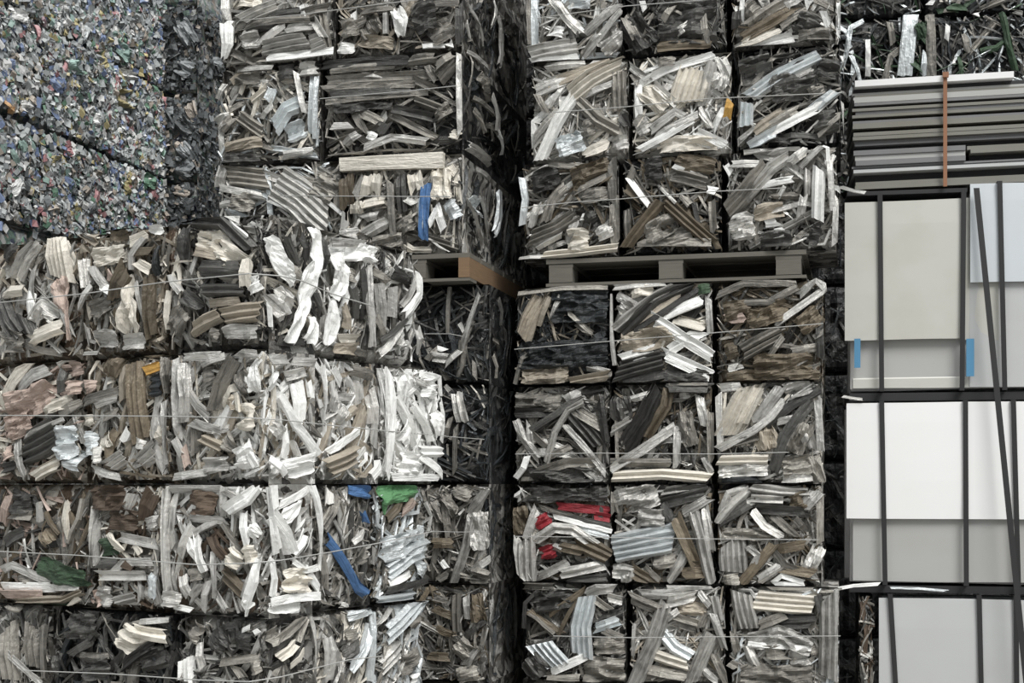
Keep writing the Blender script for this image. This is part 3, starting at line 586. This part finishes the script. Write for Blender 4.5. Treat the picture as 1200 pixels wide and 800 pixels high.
trace(FL, 420, 290, """f S 28 600,600 660,400 710,260;f S 25 590,440 620,500;b M 22 535,230 520,500;f S 60 440,640 520,650;f S 40 500,690 600,600;f M 40 400,660 470,590;f W 30 470,590 500,600""")
trace(FL, 360, 405, """f S 75 870,270 910,450;f S 30 810,230 840,270;f M 28 870,470 860,740;f M 28 840,420 810,540;f M 25 980,100 985,190""")
trace(FL, 360, 560, """r M 160 760,120 830,240;f M 45 800,100 830,330;r S 120 1000,200 1010,420;c S 60 850,630 930,400 960,200;c S 60 950,210 1050,70;r M 90 860,60 960,90;r M 110 960,560 1060,590;f S 45 960,550 1075,470;f W 30 780,480 810,520;f B 60 740,380 860,380;f M 45 760,600 830,560""")
trace(FL, 360, 640, """r B 90 990,280 1010,440;c M 60 870,280 870,500;f S 45 930,280 940,420;r M 110 880,560 960,640;f S 60 920,700 980,600;r M 90 880,760 1000,740;f B 50 720,640 830,650;f B 45 740,360 850,410;f M 40 740,300 830,320;f B 45 760,480 850,520""")
trace(FLS, 420, 290, "f M 25 790,540 830,580;f D 25 820,300 830,450;f M 18 800,640 810,760")
trace(FA, 0, 250, """r D 130 20,250 90,180;r S 70 20,350 60,330;c S 60 60,370 130,240 200,140;c S 55 110,380 220,170;c E 200 330,130,.7 340,240 350,380;r P 170 350,380 390,560,.5 410,740,.25;f S 35 280,420 360,560 410,720;f S 50 200,320 190,580;f W 55 190,440 190,610;f E 70 30,470 120,450;r S 120 200,640 260,540 330,600;f E 90 170,740 370,660;f D 90 140,600 180,700;c D 130 0,520 60,640 120,740;r M 120 10,740 140,760
c S 80 480,270 500,430;f T 60 460,180 490,230;f S 70 470,80 560,160;c T 80 480,70 570,170;f T 60 600,60 800,40;r B 90 640,120 740,110;r E 110 540,260 730,230;f S 45 530,300 640,460;f W 50 590,420 660,460;f S 40 470,540 540,420;r M 110 530,580 640,540;f B 110 680,500 740,330;r E 190 760,360,.2 770,560,.75 770,700,.9;f S 35 770,330 780,250 850,150;f S 40 800,400 850,640;f E 60 800,280 900,340
c B 80 880,370 880,730;r S 100 560,740 700,740;r S 90 720,760 850,750;r W 100 870,60 950,80;f E 60 780,170 860,130;f S 30 750,170 790,60;f P 60 630,360 650,390;f S 35 500,660 520,760;r K 70 930,190 940,360;f B 50 780,230 900,220""")
trace(FA, 170, 240, """r D 100 240,130 230,320;r D 100 220,520 320,600;f S 40 130,400 210,520;f E 45 130,500 120,740;r M 120 160,730 240,620;f D 100 330,370 570,380;r E 150 300,200,.6 420,220 580,330,.5;f S 40 200,60 480,40 560,90;c D 100 290,90 460,100 610,260;f W 30 480,80 600,190;f T 60 290,270 440,300;f S 35 270,400 300,280;f M 45 370,400 440,320;c D 80 340,500 580,500;c T 90 280,720 440,640;c T 120 460,650 690,620
f T 50 380,580 560,560;r S 80 470,750 660,740;r M 80 380,760 440,770;f E 70 590,480 610,320;r W 100 610,490 670,450;r M 60 460,370 500,360""")
trace(FAS, 300, 260, """r W 130 60,100 120,240 200,350;r S 180 110,400 170,540;c D 60 180,90 230,250;f D 60 250,80 270,230;r M 110 180,280 230,350;r D 70 390,80 400,280;r W 110 330,560,.6 300,700;f D 50 340,420 390,560;r W 100 330,40 330,200 260,450 190,700;f W 35 80,500 90,610;f D 60 560,380 590,560;r M 80 540,300 590,330;r D 90 800,290 900,340;f T 80 520,480,.4 540,640;f E 70 480,690 580,690;f S 55 660,260 650,460 680,740;c S 70 720,360 740,640;c S 60 800,380 800,560;f D 40 620,250 640,560;f M 45 700,290 780,350
r W 120 480,180 480,350 450,440;r W 100 430,180 600,180 710,200;r W 75 450,440 440,600 420,720,.7;f S 50 940,330 850,490;f W 60 960,310 950,430 860,560;f S 45 720,780 850,600;f D 35 720,700 880,560;r S 80 840,730 860,690;f S 55 930,620 950,750;r T 90 470,760 600,760;f M 50 700,560 740,690;f S 50 430,120 620,130""")
trace(FA, 0, 405, """r P 170 40,380 200,330 300,260;r P 160 40,500 180,430;r E 90 250,370 420,320;f E 65 10,360 80,210 160,90;f S 80 100,270 200,170 270,140;r P 90 400,140 470,130;r P 90 390,250 470,240;f S 30 340,110 430,60;f D 45 370,140 370,270;c D 200 140,600 240,560 330,500;f M 60 350,400 480,330;f S 25 160,530 380,430;f S 55 100,540 130,700 150,780;r V 190 330,560 450,560;r V 120 380,650 470,670;f E 80 190,770 360,680;r P 70 20,640 60,610;f D 60 10,720 90,700
r B 130 640,180 690,60;r P 90 490,250 560,230;f M 60 480,330 680,270;f S 40 570,350 680,310;r V 130 500,570 570,560;c B 140 780,100 800,330 820,560;f T 45 720,110 710,320;f B 50 850,50 950,40;r K 130 880,240 950,230;f Y 55 845,150 930,120;c M 50 960,70 985,280;f S 50 965,320 985,500 985,690;r E 70 930,470 950,560;r E 110 600,520 640,600;c S 110 640,700 720,640;f W 60 730,560 760,500;c S 110 820,680 900,600;f S 45 550,720 700,770;r S 90 550,650 600,640;r M 70 680,380 600,420;r S 60 790,560 860,580;r E 60 500,450 560,430;f S 30 500,50 580,45""")
trace(FA, 180, 405, """r M 110 270,160 340,140;r M 120 500,150 560,260;r S 100 330,460 430,450;f S 45 130,80 130,300 140,540;c S 90 170,100 190,300 170,450;f S 60 180,60 400,60;f S 45 270,110 420,60;c M 100 350,380 400,220 470,70;f S 55 220,300 320,410;f S 55 230,450 390,500;r T 90 440,330 480,330;f E 35 490,290 500,380;r W 120 580,120 590,270;r E 150 500,420 600,420;c T 80 290,540 400,600;c M 60 240,480 240,640;f S 45 120,540 170,640;f P 40 180,600 200,720;f S 50 120,770 320,740;r S 100 310,700 430,690
r M 100 420,540 470,600;r W 130 490,660 590,640;f W 45 540,560 600,720;f S 50 500,40 620,50""")
trace(FAS, 180, 405, """r W 110 660,240 710,140;f S 60 660,80 770,80;f S 55 800,90 940,100;r S 110 690,460 720,540;c W 110 830,210 840,460;f S 60 760,180 870,150;f W 60 730,300 800,460 950,640;f W 45 900,210 910,310;f W 35 750,480 750,660;r W 90 790,740 930,700;f W 55 740,700 930,650;f W 50 660,650 760,760;f S 35 800,560 830,640;f M 60 900,470 970,520
f W 40 1000,120 1000,200 985,440;f W 40 1050,130 1100,210;f S 35 1050,220 1040,380;r S 80 1000,400 1100,330;r S 120 1090,460 1130,380;c T 130 1020,720 1200,640;f W 45 1030,620 1110,560 1200,500""")
trace(FAS, 360, 405, """f M 70 250,140 370,180;c S 60 300,220 310,320;c S 90 370,260 390,460;f S 35 160,260 150,400;f S 60 390,460 390,580;f W 50 370,770 420,680;r W 150 520,180 540,340;r W 130 700,400 740,520;r W 140 520,680 620,700;r W 120 520,560 560,460;r W 120 640,240 720,260;f W 60 450,150 460,400 440,760;c W 60 490,300 600,560;c W 55 590,340 700,560;f W 40 620,165 740,190 760,280;f W 45 770,320 770,560;f W 50 640,650 770,760;c W 70 640,620 800,620;f W 50 480,770 750,775;f S 30 600,200 720,280""")
trace(FA, 0, 560, """r D 110 60,150 180,150;f P 55 10,260 60,100;f M 60 50,210 180,220;f D 70 20,380 130,310;f S 40 220,150 225,240;f B 40 400,200 440,300;r B 110 260,300 300,380;f E 50 380,150 390,340;b M 25 480,120 470,240 400,380;b B 22 260,200 340,330;r M 60 100,600 200,590;r Q 130 220,500,.7 380,560 530,590,.7;f S 50 0,540 80,510 300,610;f W 60 10,640 300,640;f S 45 320,640 480,635;f P 50 20,680 250,680;c T 50 100,720 380,710 480,660;f Q 40 170,745 400,735;f E 35 260,775 420,770 470,690;r M 70 30,730 120,760
r N 150 540,110 740,110;r N 130 640,230 800,260;f N 130 830,250 890,80;c S 80 720,220 770,90;f M 60 590,230 660,190;r Q 90 580,410 680,400;c S 70 550,160 550,300 540,520;f E 45 640,330 720,420;f S 60 700,340 920,390;f E 40 690,420 740,400;f D 60 570,500 680,500;f S 60 580,570 860,570;f S 50 670,550 740,490 900,490;r S 70 850,270 930,240;r S 110 570,680 650,700;r P 110 550,720 590,690;c S 60 680,720 790,690;f S 35 820,600 820,720;r V 100 880,700 910,570;f E 40 790,380 840,450;f N 60 700,480 800,520""")
trace(FA, 180, 560, """r N 130 210,140 370,160;f N 60 330,340 420,480;r M 80 200,570 290,560;c S 60 70,60 70,400 80,700;f S 55 130,90 110,400;f S 60 100,60 380,60;f S 50 410,60 410,240;f S 40 430,80 500,130;f S 50 210,230 420,250;f S 60 150,460 240,270;f S 45 230,330 370,250;f W 50 260,330 300,550;f W 50 210,360 260,480;f S 35 150,250 180,320;r E 130 450,440 520,500;f S 40 350,420 370,600 360,700;c B 90 420,570 520,680;f S 60 170,560 210,700;f S 45 220,700 290,620;f W 35 120,750 210,775;r S 90 60,700 170,720;f S 35 330,600 300,770;f S 45 380,690 440,770
r W 90 580,270 620,340;r E 120 540,450 610,440;f W 80 440,190 560,120 620,50;f W 45 530,190 560,390;f S 40 540,700 600,520;f W 60 550,770 610,600 640,470;r W 90 530,740 580,700""")
trace(FAS, 180, 560, """r W 110 740,240,1 850,130,.4;r E 150 740,600 900,600;r W 70 660,760 850,750;c W 110 670,190 740,320 790,440;c W 60 660,60 660,220 710,420;f W 45 680,50 690,180;f W 40 720,160 900,60;f W 80 800,440 870,330;f W 45 905,30 940,200 960,400 960,510;f W 40 800,480 860,540 960,520;f W 50 690,480 690,700;f W 60 890,560 950,640;f W 55 660,730 780,700 1070,680;c M 80 1000,300 1070,150;f S 60 1020,150 1040,60""")
trace(FAS, 360, 560, """r M 100 300,480 340,420;r U 80 260,60 370,90;f U 45 330,200 350,260;c M 60 90,290 170,120;f S 45 170,250 220,390;f S 30 270,380 340,310;f S 40 400,400 400,500;r M 70 180,600 200,580;f M 50 90,480 110,640;f U 70 120,350 210,500 290,640 350,680;f B 60 470,250 560,140;r G 110 430,100 540,80 640,80;f G 50 460,110 470,180;f P 45 560,200 630,120;b S 22 690,140 715,220 710,310;r V 150 430,420 560,380 690,350;c V 120 480,560 600,450 690,420;f W 40 480,620 600,560;r V 100 640,520 690,560;f D 40 470,660 690,600""")
trace(FA, 0, 640, """c M 130 40,480 60,780;c M 100 180,460 190,700;f S 40 0,570 130,700 230,800;f M 40 250,460 260,790;r D 150 380,470 560,470;r D 130 480,720 640,720;r D 130 830,680 960,640;r D 130 330,640 360,760;f D 50 400,640 520,560;f M 35 470,635 640,640;r E 180 710,500,.8 800,560 880,560,.6;f E 80 790,490 980,530;f S 35 830,440 990,430;f D 60 720,700 900,570;c W 130 1080,660,.8 1080,790;f S 40 1165,560 1180,720""")
trace(FA, 180, 640, """r M 120 220,480 280,520;r D 130 350,500 420,600;r M 80 560,720 620,700;r D 100 480,540 560,570;f M 50 390,680 610,650;f M 50 480,700 520,770;f W 30 520,490 570,470;f W 30 590,510 620,490""")
trace(FAS, 180, 640, """r M 110 680,540 740,500;f M 60 720,560 880,400;c M 50 850,560 900,420;f S 55 930,400 950,600 960,790;f E 60 740,650 830,570;f E 40 800,700 870,610;f S 70 1020,520 1030,790;f S 30 1040,520 1080,700""")
trace(FAS, 360, 640, """r M 110 600,480 660,400;r M 120 560,700 660,640;r M 90 240,530 300,520;r D 100 220,640 300,560;r V 90 250,400 380,340;c V 60 400,330 620,290;c V 60 385,380 375,600 365,790;f V 70 250,720 320,600 370,470;c V 130 480,530 600,390 690,270;c S 100 440,720 500,640 550,600;r W 50 620,780 660,760;f S 30 420,460 500,360;r S 50 190,340 230,370""")
trace(FD, 0, 0, """r d 40 20,230 55,250;r k 60 5,360,.5 45,390;r k 30 35,400 55,400;r l 30 165,50 185,90;r g 60 450,270 500,280;r e 30 125,90 130,150;r d 60 180,270 215,320;r c 70 430,160 480,210;r c 50 240,240 290,250;r f 50 180,580 220,590;r f 40 360,230 380,210;r f 60 430,350 490,360;r d 50 230,640 250,690;r d 40 420,690 410,600;r e 40 230,540 260,550;r e 30 160,660 190,650;r g 50 330,430 350,440;r j 50 520,640 560,660;r d 40 500,20 540,20;r f 40 450,660 470,690;r g 40 70,380 110,390;r g 50 40,690 90,650;r g 50 30,40 90,60;r g 40 200,20 260,30""", 3.077)
trace(FD2, 0, 0, "r b 60 650,80 690,160;r b 60 640,230 690,260;r h 40 680,370 700,420;r i 60 640,430 690,480;r b 60 640,590 690,620;r h 40 630,680 680,700;r b 50 650,520 680,560", 3.077)
trace(FF, 960, 0, """r Q 90 600,130 620,220;f V 90 500,450 540,60;f M 60 660,440 650,70;f V 40 610,440 625,310;f W 30 285,450 285,230;f W 30 745,240 755,140;f W 40 780,355 810,350;f Q 40 1070,50 1120,300 1150,400;f Q 35 590,190 630,240;f Q 40 540,360 600,400;f S 40 1150,60 1200,70;f W 40 915,70 940,80;f M 40 410,120 430,250;f Q 50 760,40 860,60;f M 40 850,200 870,300;f W 30 640,10 670,15""")

# ------------------------------------------------------------------ tie wires
def wire(label, segs, group=None, r=.0019):
    """segs: list of (face, [(px, py)...]) joined into one wire lying on the bale faces"""
    pts = []
    for F, pp in segs:
        for p in pp:
            a, z = F.hit(*p); pts.append(Vector(F.P(a, .030, z)))
    V, Fc = [], []
    for i, p in enumerate(pts):
        t = (pts[min(i + 1, len(pts) - 1)] - pts[max(i - 1, 0)]).normalized(); s = t.cross(Vector((0, 0, 1))).normalized(); q = s.cross(t)
        for k in range(6):
            an = k * math.pi / 3; V.append(tuple(p + s * (r * math.cos(an)) + q * (r * math.sin(an))))
    for i in range(len(pts) - 1):
        for k in range(6): Fc.append((i * 6 + k, i * 6 + (k + 1) % 6, i * 6 + 6 + (k + 1) % 6, i * 6 + 6 + k))
    n = (len(pts) - 1) * 6
    Fc += [tuple(range(5, -1, -1)), tuple(range(n, n + 6))]
    return tag(mesh_obj('tie_wire', V, Fc, WIRE), label, 'wire', group)
wire('tie wire across the bale with the V of silver strips', [(FC, [(632, 24), (735, 10), (840, 2), (866, -1)])])
wire('tie wire across the whitish bales, second layer above the pallet', [(FC, [(650, 134), (740, 127), (830, 118), (965, 112)])])
wire('knotted tie wire across the three bales standing on the pallet', [(FC, [(613, 245), (680, 238), (728, 235), (760, 232), (840, 226), (920, 222)])])
wire('tie wire across the crossed white strips, first layer under the pallet', [(FC, [(605, 410), (700, 402), (760, 397), (835, 391), (965, 380)])])
wire('tie wire across the bales with the inverted V and cream profiles', [(FC, [(606, 532), (700, 531), (835, 532), (925, 530)])])
wire('tie wire across the bale with red scraps and its neighbours', [(FC, [(604, 628), (700, 629), (840, 631), (960, 632)])])
wire('tie wire across the lowest layer seen beside the white sheet bundles', [(FC, [(650, 744), (740, 746), (840, 745), (985, 744)])])
wire('tie wire over the folded silver profiles, highest layer of the middle stack', [(FB, [(285, 27), (355, 20), (455, 7), (538, -2)])])
wire('tie wire over the flattened dark horizontal profiles above the plank', [(FB, [(378, 118), (480, 109), (538, 103)])])
wire('faint tie wire over the cream bale below the plank', [(FB, [(330, 231), (480, 232), (530, 232)])])
wire('tie wire around the highest layer of the corner stack', [(FA, [(5, 356), (110, 345), (200, 332), (300, 322)]), (FAS, [(318, 324), (345, 330), (380, 345), (430, 360)])])
wire('tie wire around the corner stack at the pinkish-beige bale', [(FA, [(0, 487), (200, 488), (300, 490)]), (FAS, [(320, 492), (375, 498), (445, 505), (514, 511)])])
wire('tie wire around the corner stack at the green rounded panel and blue strip', [(FA, [(0, 645), (100, 650), (240, 661), (300, 659)]), (FAS, [(320, 656), (375, 647), (440, 635), (500, 622)])])
wire('tie wire around the lowest layer seen on the corner stack', [(FA, [(35, 784), (140, 788), (240, 795), (300, 797)]), (FAS, [(320, 792), (400, 772), (440, 768)])])
wire('thin tie wire on the nearly black bale under the orange-brown pallet', [(FL, [(500, 392), (530, 392), (545, 395)])], r=.0016)
wire('thin tie wire on the black bale behind the white-painted end bale', [(FL, [(520, 511), (545, 513), (570, 515)])], r=.0016)
wire('thin tie wire on the grey bale with the bent silver profile', [(FL, [(508, 622), (540, 623), (574, 623)])], r=.0016)

# ------------------------------------------------------------------ pallets
def pallet(F, a0, a1, depth, label, blocks, m_front, m_end, zb=2.4, zt=2.51):
    root = tag(empty('wooden_pallet', F.P((a0 + a1) / 2, -depth / 2, zb), F), label, 'pallet'); b = tuple(root.location)
    def part(name, x0, x1, c0, c1, z0, z1, m): mesh_obj(name, *boxf(F, x0, x1, c0, c1, z0, z1), m, root, b)
    nb = 6; dw = depth / nb
    for i in range(nb): part('deck_board', a0, a1, -dw * i - dw * .82, -dw * i, zt - .018, zt, m_front)
    for (x, wd, m) in blocks:
        part('bottom_board', x - wd / 2, x + wd / 2, -depth, -.002, zb, zb + .015, m_front)
        part('stringer_board', x - wd / 2, x + wd / 2, -depth, -.004, zt - .034, zt - .019, m_front)
        for c in (0, -(depth - .12) / 2, -(depth - .12)): part('block', x - wd / 2 + .002, x + wd / 2 - .002, c - .12, c, zb + .016, zt - .035, m)
    if m_end is not m_front: part('end_stringer', a1 - .045, a1, -depth, .006, zb + .013, zt - .019, m_end)
    part('front_skid', a0, a1, -.1, .004, zb, zb + .012, m_front)
    return root
pallet(FC, FC.a_at(640), FC.a_at(945), 1.1, 'weathered grey wooden pallet between the scrap bales', [(FC.a_at(p), wd, WOOD) for p, wd in ((657, .10), (786, .098), (924, .10))], WOOD, WOOD)
pallet(FB, FB.a_at(270), 0.03, 1.1, 'pallet with an orange-brown end block above the nearly black bales', [(FB.a_at(290), .1, WOOD), (FB.a_at(410), .1, WOOD), (-.20, .1, WOOD)], WOOD, WOOD2)

# ------------------------------------------------------------------ sheet bundles on the right
def ae(px): return FE.a_at(px)
def sheet_mesh(F, a0, a1, c, z0, z1, th, rng, wav=.004, curl=0):
    """one upright sheet, slightly wavy, with thickness"""
    na, nz = 10, 6; V = []; s = rng.uniform(0, 99)
    tilt = rng.uniform(-.004, .004)
    for d in (0, -th):
        for i in range(na + 1):
            for j in range(nz + 1):
                a = a0 + (a1 - a0) * i / na; f = j / nz
                z = z0 + (z1 - z0) * f + noise.noise((a * 2.5, s, j * .3)) * .006 * (1 if j in (0, nz) else 0) + tilt * i / na
                V.append(F.P(a, c + d + noise.noise((a * 2.2, z * 3.5, s)) * wav - curl * max(0, f - .8) ** 2 * 25, z))
    N = (na + 1) * (nz + 1); Fc = []
    for i in range(na):
        for j in range(nz):
            k = i * (nz + 1) + j
            Fc.append((k, k + nz + 1, k + nz + 2, k + 1)); Fc.append((N + k, N + k + 1, N + k + nz + 2, N + k + nz + 1))
        k = i * (nz + 1); Fc.append((k, N + k, N + k + nz + 1, k + nz + 1))
        k += nz; Fc.append((k, k + nz + 1, N + k + nz + 1, N + k))
    for j in range(nz):
        Fc.append((j, j + 1, N + j + 1, N + j)); e = na * (nz + 1) + j; Fc.append((e, N + e, N + e + 1, e + 1))
    return V, Fc
def zz(px, py): return FE.hit(px, py)[1]
def bundle(label, aL, aR, z0, z1, fronts, straps, back, inner, rng, tape=()):
    wd_s = .0095
    root = tag(empty('sheet_bundle', FE.P((aL + aR) / 2, -.3, z0), FE), label, 'sheet bundle'); b = tuple(root.location)
    for i in range(5):                                   # the upright sheets behind the front ones
        V, Fc = sheet_mesh(FE, aL + .01 + rng.uniform(0, .03), aR - rng.uniform(0, .03), -.05 - i * .065, z0 + .005, z1 - .012 - rng.uniform(0, .03), .05, rng, .003)
        mesh_obj('metal_sheet', V, Fc, SH[inner[i % len(inner)]], root, b)
    for a0, a1, c, f0, f1, m in fronts:
        V, Fc = sheet_mesh(FE, a0, a1, c, f0, f1, .004, rng, .004, .002)
        mesh_obj('metal_sheet', V, Fc, SH[m], root, b)
    for at, ab in straps:                                # bands over the top, down the front and under
        V, Fc = [], []; wd = wd_s
        zt = max(z1, 2.786) if z1 > 2.7 and at > ae(1136) else z1
        path = [(at, -.012 if zt > z1 else -.38, zt + .006), (at, .012, zt + .006), (ab, .012, z0 - .002), (ab, -.38, z0 - .002)]
        for k, (a, c, z) in enumerate(path):
            for q in (-wd, wd):
                V.append(FE.P(a + q, c, z))
            dx = .003
            for q in (-wd, wd):
                V.append(FE.P(a + q, c - (dx if k in (1, 2) else 0), z - dx if k < 2 else z + dx))
        for k in range(3):
            o = k * 4
            Fc += [(o, o + 4, o + 5, o + 1), (o + 2, o + 3, o + 7, o + 6), (o, o + 2, o + 6, o + 4), (o + 1, o + 5, o + 7, o + 3)]
        Fc += [(0, 1, 3, 2), (12, 14, 15, 13)]
        mesh_obj('strap', V, Fc, STRAP, root, b)
    for a, wd, t0, t1 in tape: mesh_obj('blue_tape', *boxf(FE, a, a + wd, .006, .0085, t0, t1), TAPE, root, b)
    return root
re_ = random.Random(5)
AEND = ae(1345)
zA0, zA1 = 1.972, 2.75
bundle('strapped bundle of stained cream sheets with blue tape, on the bright white bundle', ae(990), AEND, zA0, zA1, [
    (ae(1137), AEND, -.018, zz(1137, 452), zA1, 'pale'), (ae(997), ae(1166), -.030, zA0 + .01, zz(1000, 380), 'grey'), (ae(1000), ae(1168), -.022, zA0 + .012, zz(1000, 442), 'cream'), (ae(1128), ae(1171), -.016, zz(1130, 398), zz(1130, 230), 'cream'),
    (ae(990), ae(1131), .000, zz(990, 399), zz(990, 237), 'cream'), (ae(1137), AEND, .001, zz(1140, 331), 2.785, 'blue')],
    [(ae(1031), ae(1033)), (ae(1129), ae(1127)), (ae(1171), ae(1177)), (ae(1260), ae(1260))], 0, ['pale', 'cream', 'grey'], re_,
    [(ae(1001), .024, zz(1001, 431), zz(1001, 397)), (ae(1132), .03, zz(1132, 441), zz(1132, 397))])
zB0, zB1 = 1.20, 1.925
bundle('strapped bundle with a bright white sheet over grey ones, under the cream bundle', ae(992), AEND, zB0, zB1, [
    (ae(1000), AEND, -.022, zB0 + .01, zz(1000, 560), 'grey'), (ae(992), AEND, .001, zz(994, 608), zB1, 'white')],
    [(ae(1033), ae(1037)), (ae(1131), ae(1132)), (ae(1187), ae(1193)), (ae(1265), ae(1265))], 0, ['grey', 'white', 'pale'], re_)
zC0, zC1 = .42, 1.155
bundle('strapped bundle of plain pale grey sheets, under the bright white bundle', ae(1030), AEND, zC0, zC1, [
    (ae(1030), AEND, .001, zC0 + .01, zC1 - .01, 'pale')],
    [(ae(1043), ae(1056)), (ae(1147), ae(1152)), (ae(1190), ae(1192)), (ae(1265), ae(1265))], 0, ['pale', 'grey', 'white'], re_)
bundle('strapped sheet bundle standing on the ground under the pale grey bundle', ae(1000), AEND, .04, .40, [(ae(1000), AEND, .001, .05, .39, 'grey')], [(ae(1050), ae(1050)), (ae(1200), ae(1200))], 0, ['grey', 'pale'], re_)

def batten(label, a0, a1, z0, z1, m='dark', c0=-.37, c1=-.01):
    return tag(mesh_obj('spacer_sheet', *boxf(FE, a0, a1, c0, c1, z0, z1), SH[m]), label, 'sheet')
batten('dark flat spacer on top of the cream sheet bundle', ae(993), ae(1134), 2.758, 2.774)
batten('dark spacer between the cream and bright white sheet bundles', ae(996), AEND, 1.934, 1.966, 'dark', -.37, -.03)
batten('dark spacer between the bright white and pale grey bundles', ae(996), AEND, 1.164, 1.194, 'dark', -.37, -.03)
batten('dark spacer between the pale grey bundle and the lowest one', ae(1000), AEND, .409, .418)
batten('dark floor plate under the lowest sheet bundle', ae(1000), AEND, .0, .037)

# leaning loose strap in front of the bundles
P0 = Vector(FE.P(ae(1143), .03, zz(1143, 222))); P1 = Vector(FE.P(ae(1197), .11, zz(1197, 800))); P2 = Vector(FE.P(ae(1215), .25, .005))
V, Fc = [], []
ux = Vector((FE.u.x, FE.u.y, 0)); nn = Vector((FE.n.x, FE.n.y, 0))
for p in (P0, P0.lerp(P1, .5), P1, P2):
    for q, t in ((-.011, 0), (.011, 0), (.011, -.003), (-.011, -.003)): V.append(tuple(p + ux * q + nn * t))
for k in range(3):
    for j in range(4): Fc.append((k * 4 + j, k * 4 + (j + 1) % 4, k * 4 + 4 + (j + 1) % 4, k * 4 + 4 + j))
Fc += [(3, 2, 1, 0), (12, 13, 14, 15)]
tag(mesh_obj('loose_strap', V, Fc, STRAP), 'long dark strap slanting down across the sheet bundles', 'strap')

# flat sheet stack with orange strap on top
root = tag(empty('flat_sheet_stack', FE.P(ae(1160), -.4, 2.81), FE), 'stack of flat-lying grey sheets tied with an orange strap, on the cream bundle', 'sheet stack'); b = tuple(root.location)
rows = [  # py bottom, py top at x=1000, colour, recess, from px, to px
 (222, 213, 'olive', -.01, 998, 1345), (213, 203, 'dark', -.05, 998, 1345), (203, 199, 'pale', .0, 998, 1345), (199, 194, 'mid', -.02, 998, 1345),
 (194, 176, 'mid', -.005, 998, 1132), (193, 186, 'dark', -.06, 1136, 1345), (186, 177, 'olive', -.01, 1134, 1345), (176, 170, 'dark', -.06, 1000, 1345), (170, 164, 'mid', -.02, 998, 1345), (164, 155, 'olive', .0, 998, 1345), (155, 151, 'dark', -.05, 998, 1345),
 (151, 144, 'olive', -.005, 998, 1345), (144, 141, 'mid', -.015, 998, 1345), (141, 138, 'dark', -.04, 998, 1345), (138, 127, 'olive', .0, 998, 1345), (127, 124.5, 'dark', -.03, 998, 1345), (124.5, 114, 'mid', .002, 998, 1345), (114, 108, 'olive', -.01, 998, 1345), (108, 102.5, 'dark', -.03, 998, 1345), (102.5, 95, 'white', .006, 998, 1188)]
thin = []
for p0, p1, m, c, x0, x1 in rows:                        # thick layers are several sheets
    n = 1 if m in ('white', 'dark') or p0 - p1 < 5 else (3 if p0 - p1 > 9 else 2)
    for q in range(n):
        mm = m if q == 0 or re_.random() < .55 else re_.choice(['olive', 'mid', 'grey'])
        thin.append((p0 - (p0 - p1) * q / n, p0 - (p0 - p1) * (q + 1) / n, mm, c - re_.uniform(0, .014), x0 + re_.uniform(0, 5), x1))
for p0, p1, m, c, x0, x1 in thin:
    z0, z1 = zz(1000, p0), zz(1000, p1); V, Fc = boxf(FE, ae(x0), ae(x1), -.40, c, z0 + .001, z1)
    s = .012                                             # the pile sits a touch higher at its far end
    V = [(x, y, z + s * ((Vector((x, y)) - FE.O).dot(FE.u)) * (1 if p0 > 100 else 1)) for x, y, z in V]
    mesh_obj('metal_sheet', V, Fc, SH[m], root, b)
V, Fc = boxf(FE, ae(1105), ae(1109.5), .008, .012, zz(1107, 219), zz(1107, 88)); mesh_obj('orange_strap', V, Fc, ORANGE, root, b)
V, Fc = boxf(FE, ae(1105), ae(1109.5), -.40, .012, zz(1107, 88), zz(1107, 87)); mesh_obj('orange_strap', V, Fc, ORANGE, root, b)
V, Fc = boxf(FE, ae(1104), ae(1111), .010, .022, zz(1107, 92), zz(1107, 86)); mesh_obj('strap_buckle', V, Fc, ORANGE, root, b)

# scrap wedged beside the pale grey bundle, and loose bits squeezed out between the bundles
wb = Bale(FE, ae(1004), ae(1028), .42, 1.155, .3, 'dark', 'DMMSN', 'narrow crushed offcut pile wedged beside the pale grey sheet bundle', 14, 10, name='offcut_pile', cat='scrap pile', nsmall=60)
trace(FE, 960, 440, "r W 60 235,330 330,330;f S 30 230,300 340,290;f N 40 240,280 330,275", 2.222)
def loose(label, pts, wd, col, seed):
    V, Fc, uv = strip_mesh(FE, [FE.hit(*p) + (1,) for p in pts], wd, 'f', .012, .010, random.Random(seed), (-9, 9, 0, 9), 0)
    tag(mesh_obj('loose_metal_strip', V, Fc, M[col], uv=uv), label, 'metal strip')
loose('thin bent white strip squeezed out above the pale grey bundle', [(978, 690), (1000, 686), (1028, 684)], .014, 'W', 1)
loose('short pale strip lying in the joint above the bright white bundle', [(985, 464), (1003, 467), (1012, 468)], .012, 'S', 2)
loose('thin curled strip lying in the joint between white and pale bundles', [(1042, 688), (1075, 689), (1108, 692)], .010, 'V', 3)
loose('thin white strip sticking out over the cream bundle corner', [(984, 219), (1000, 224), (1014, 226)], .014, 'W', 4)
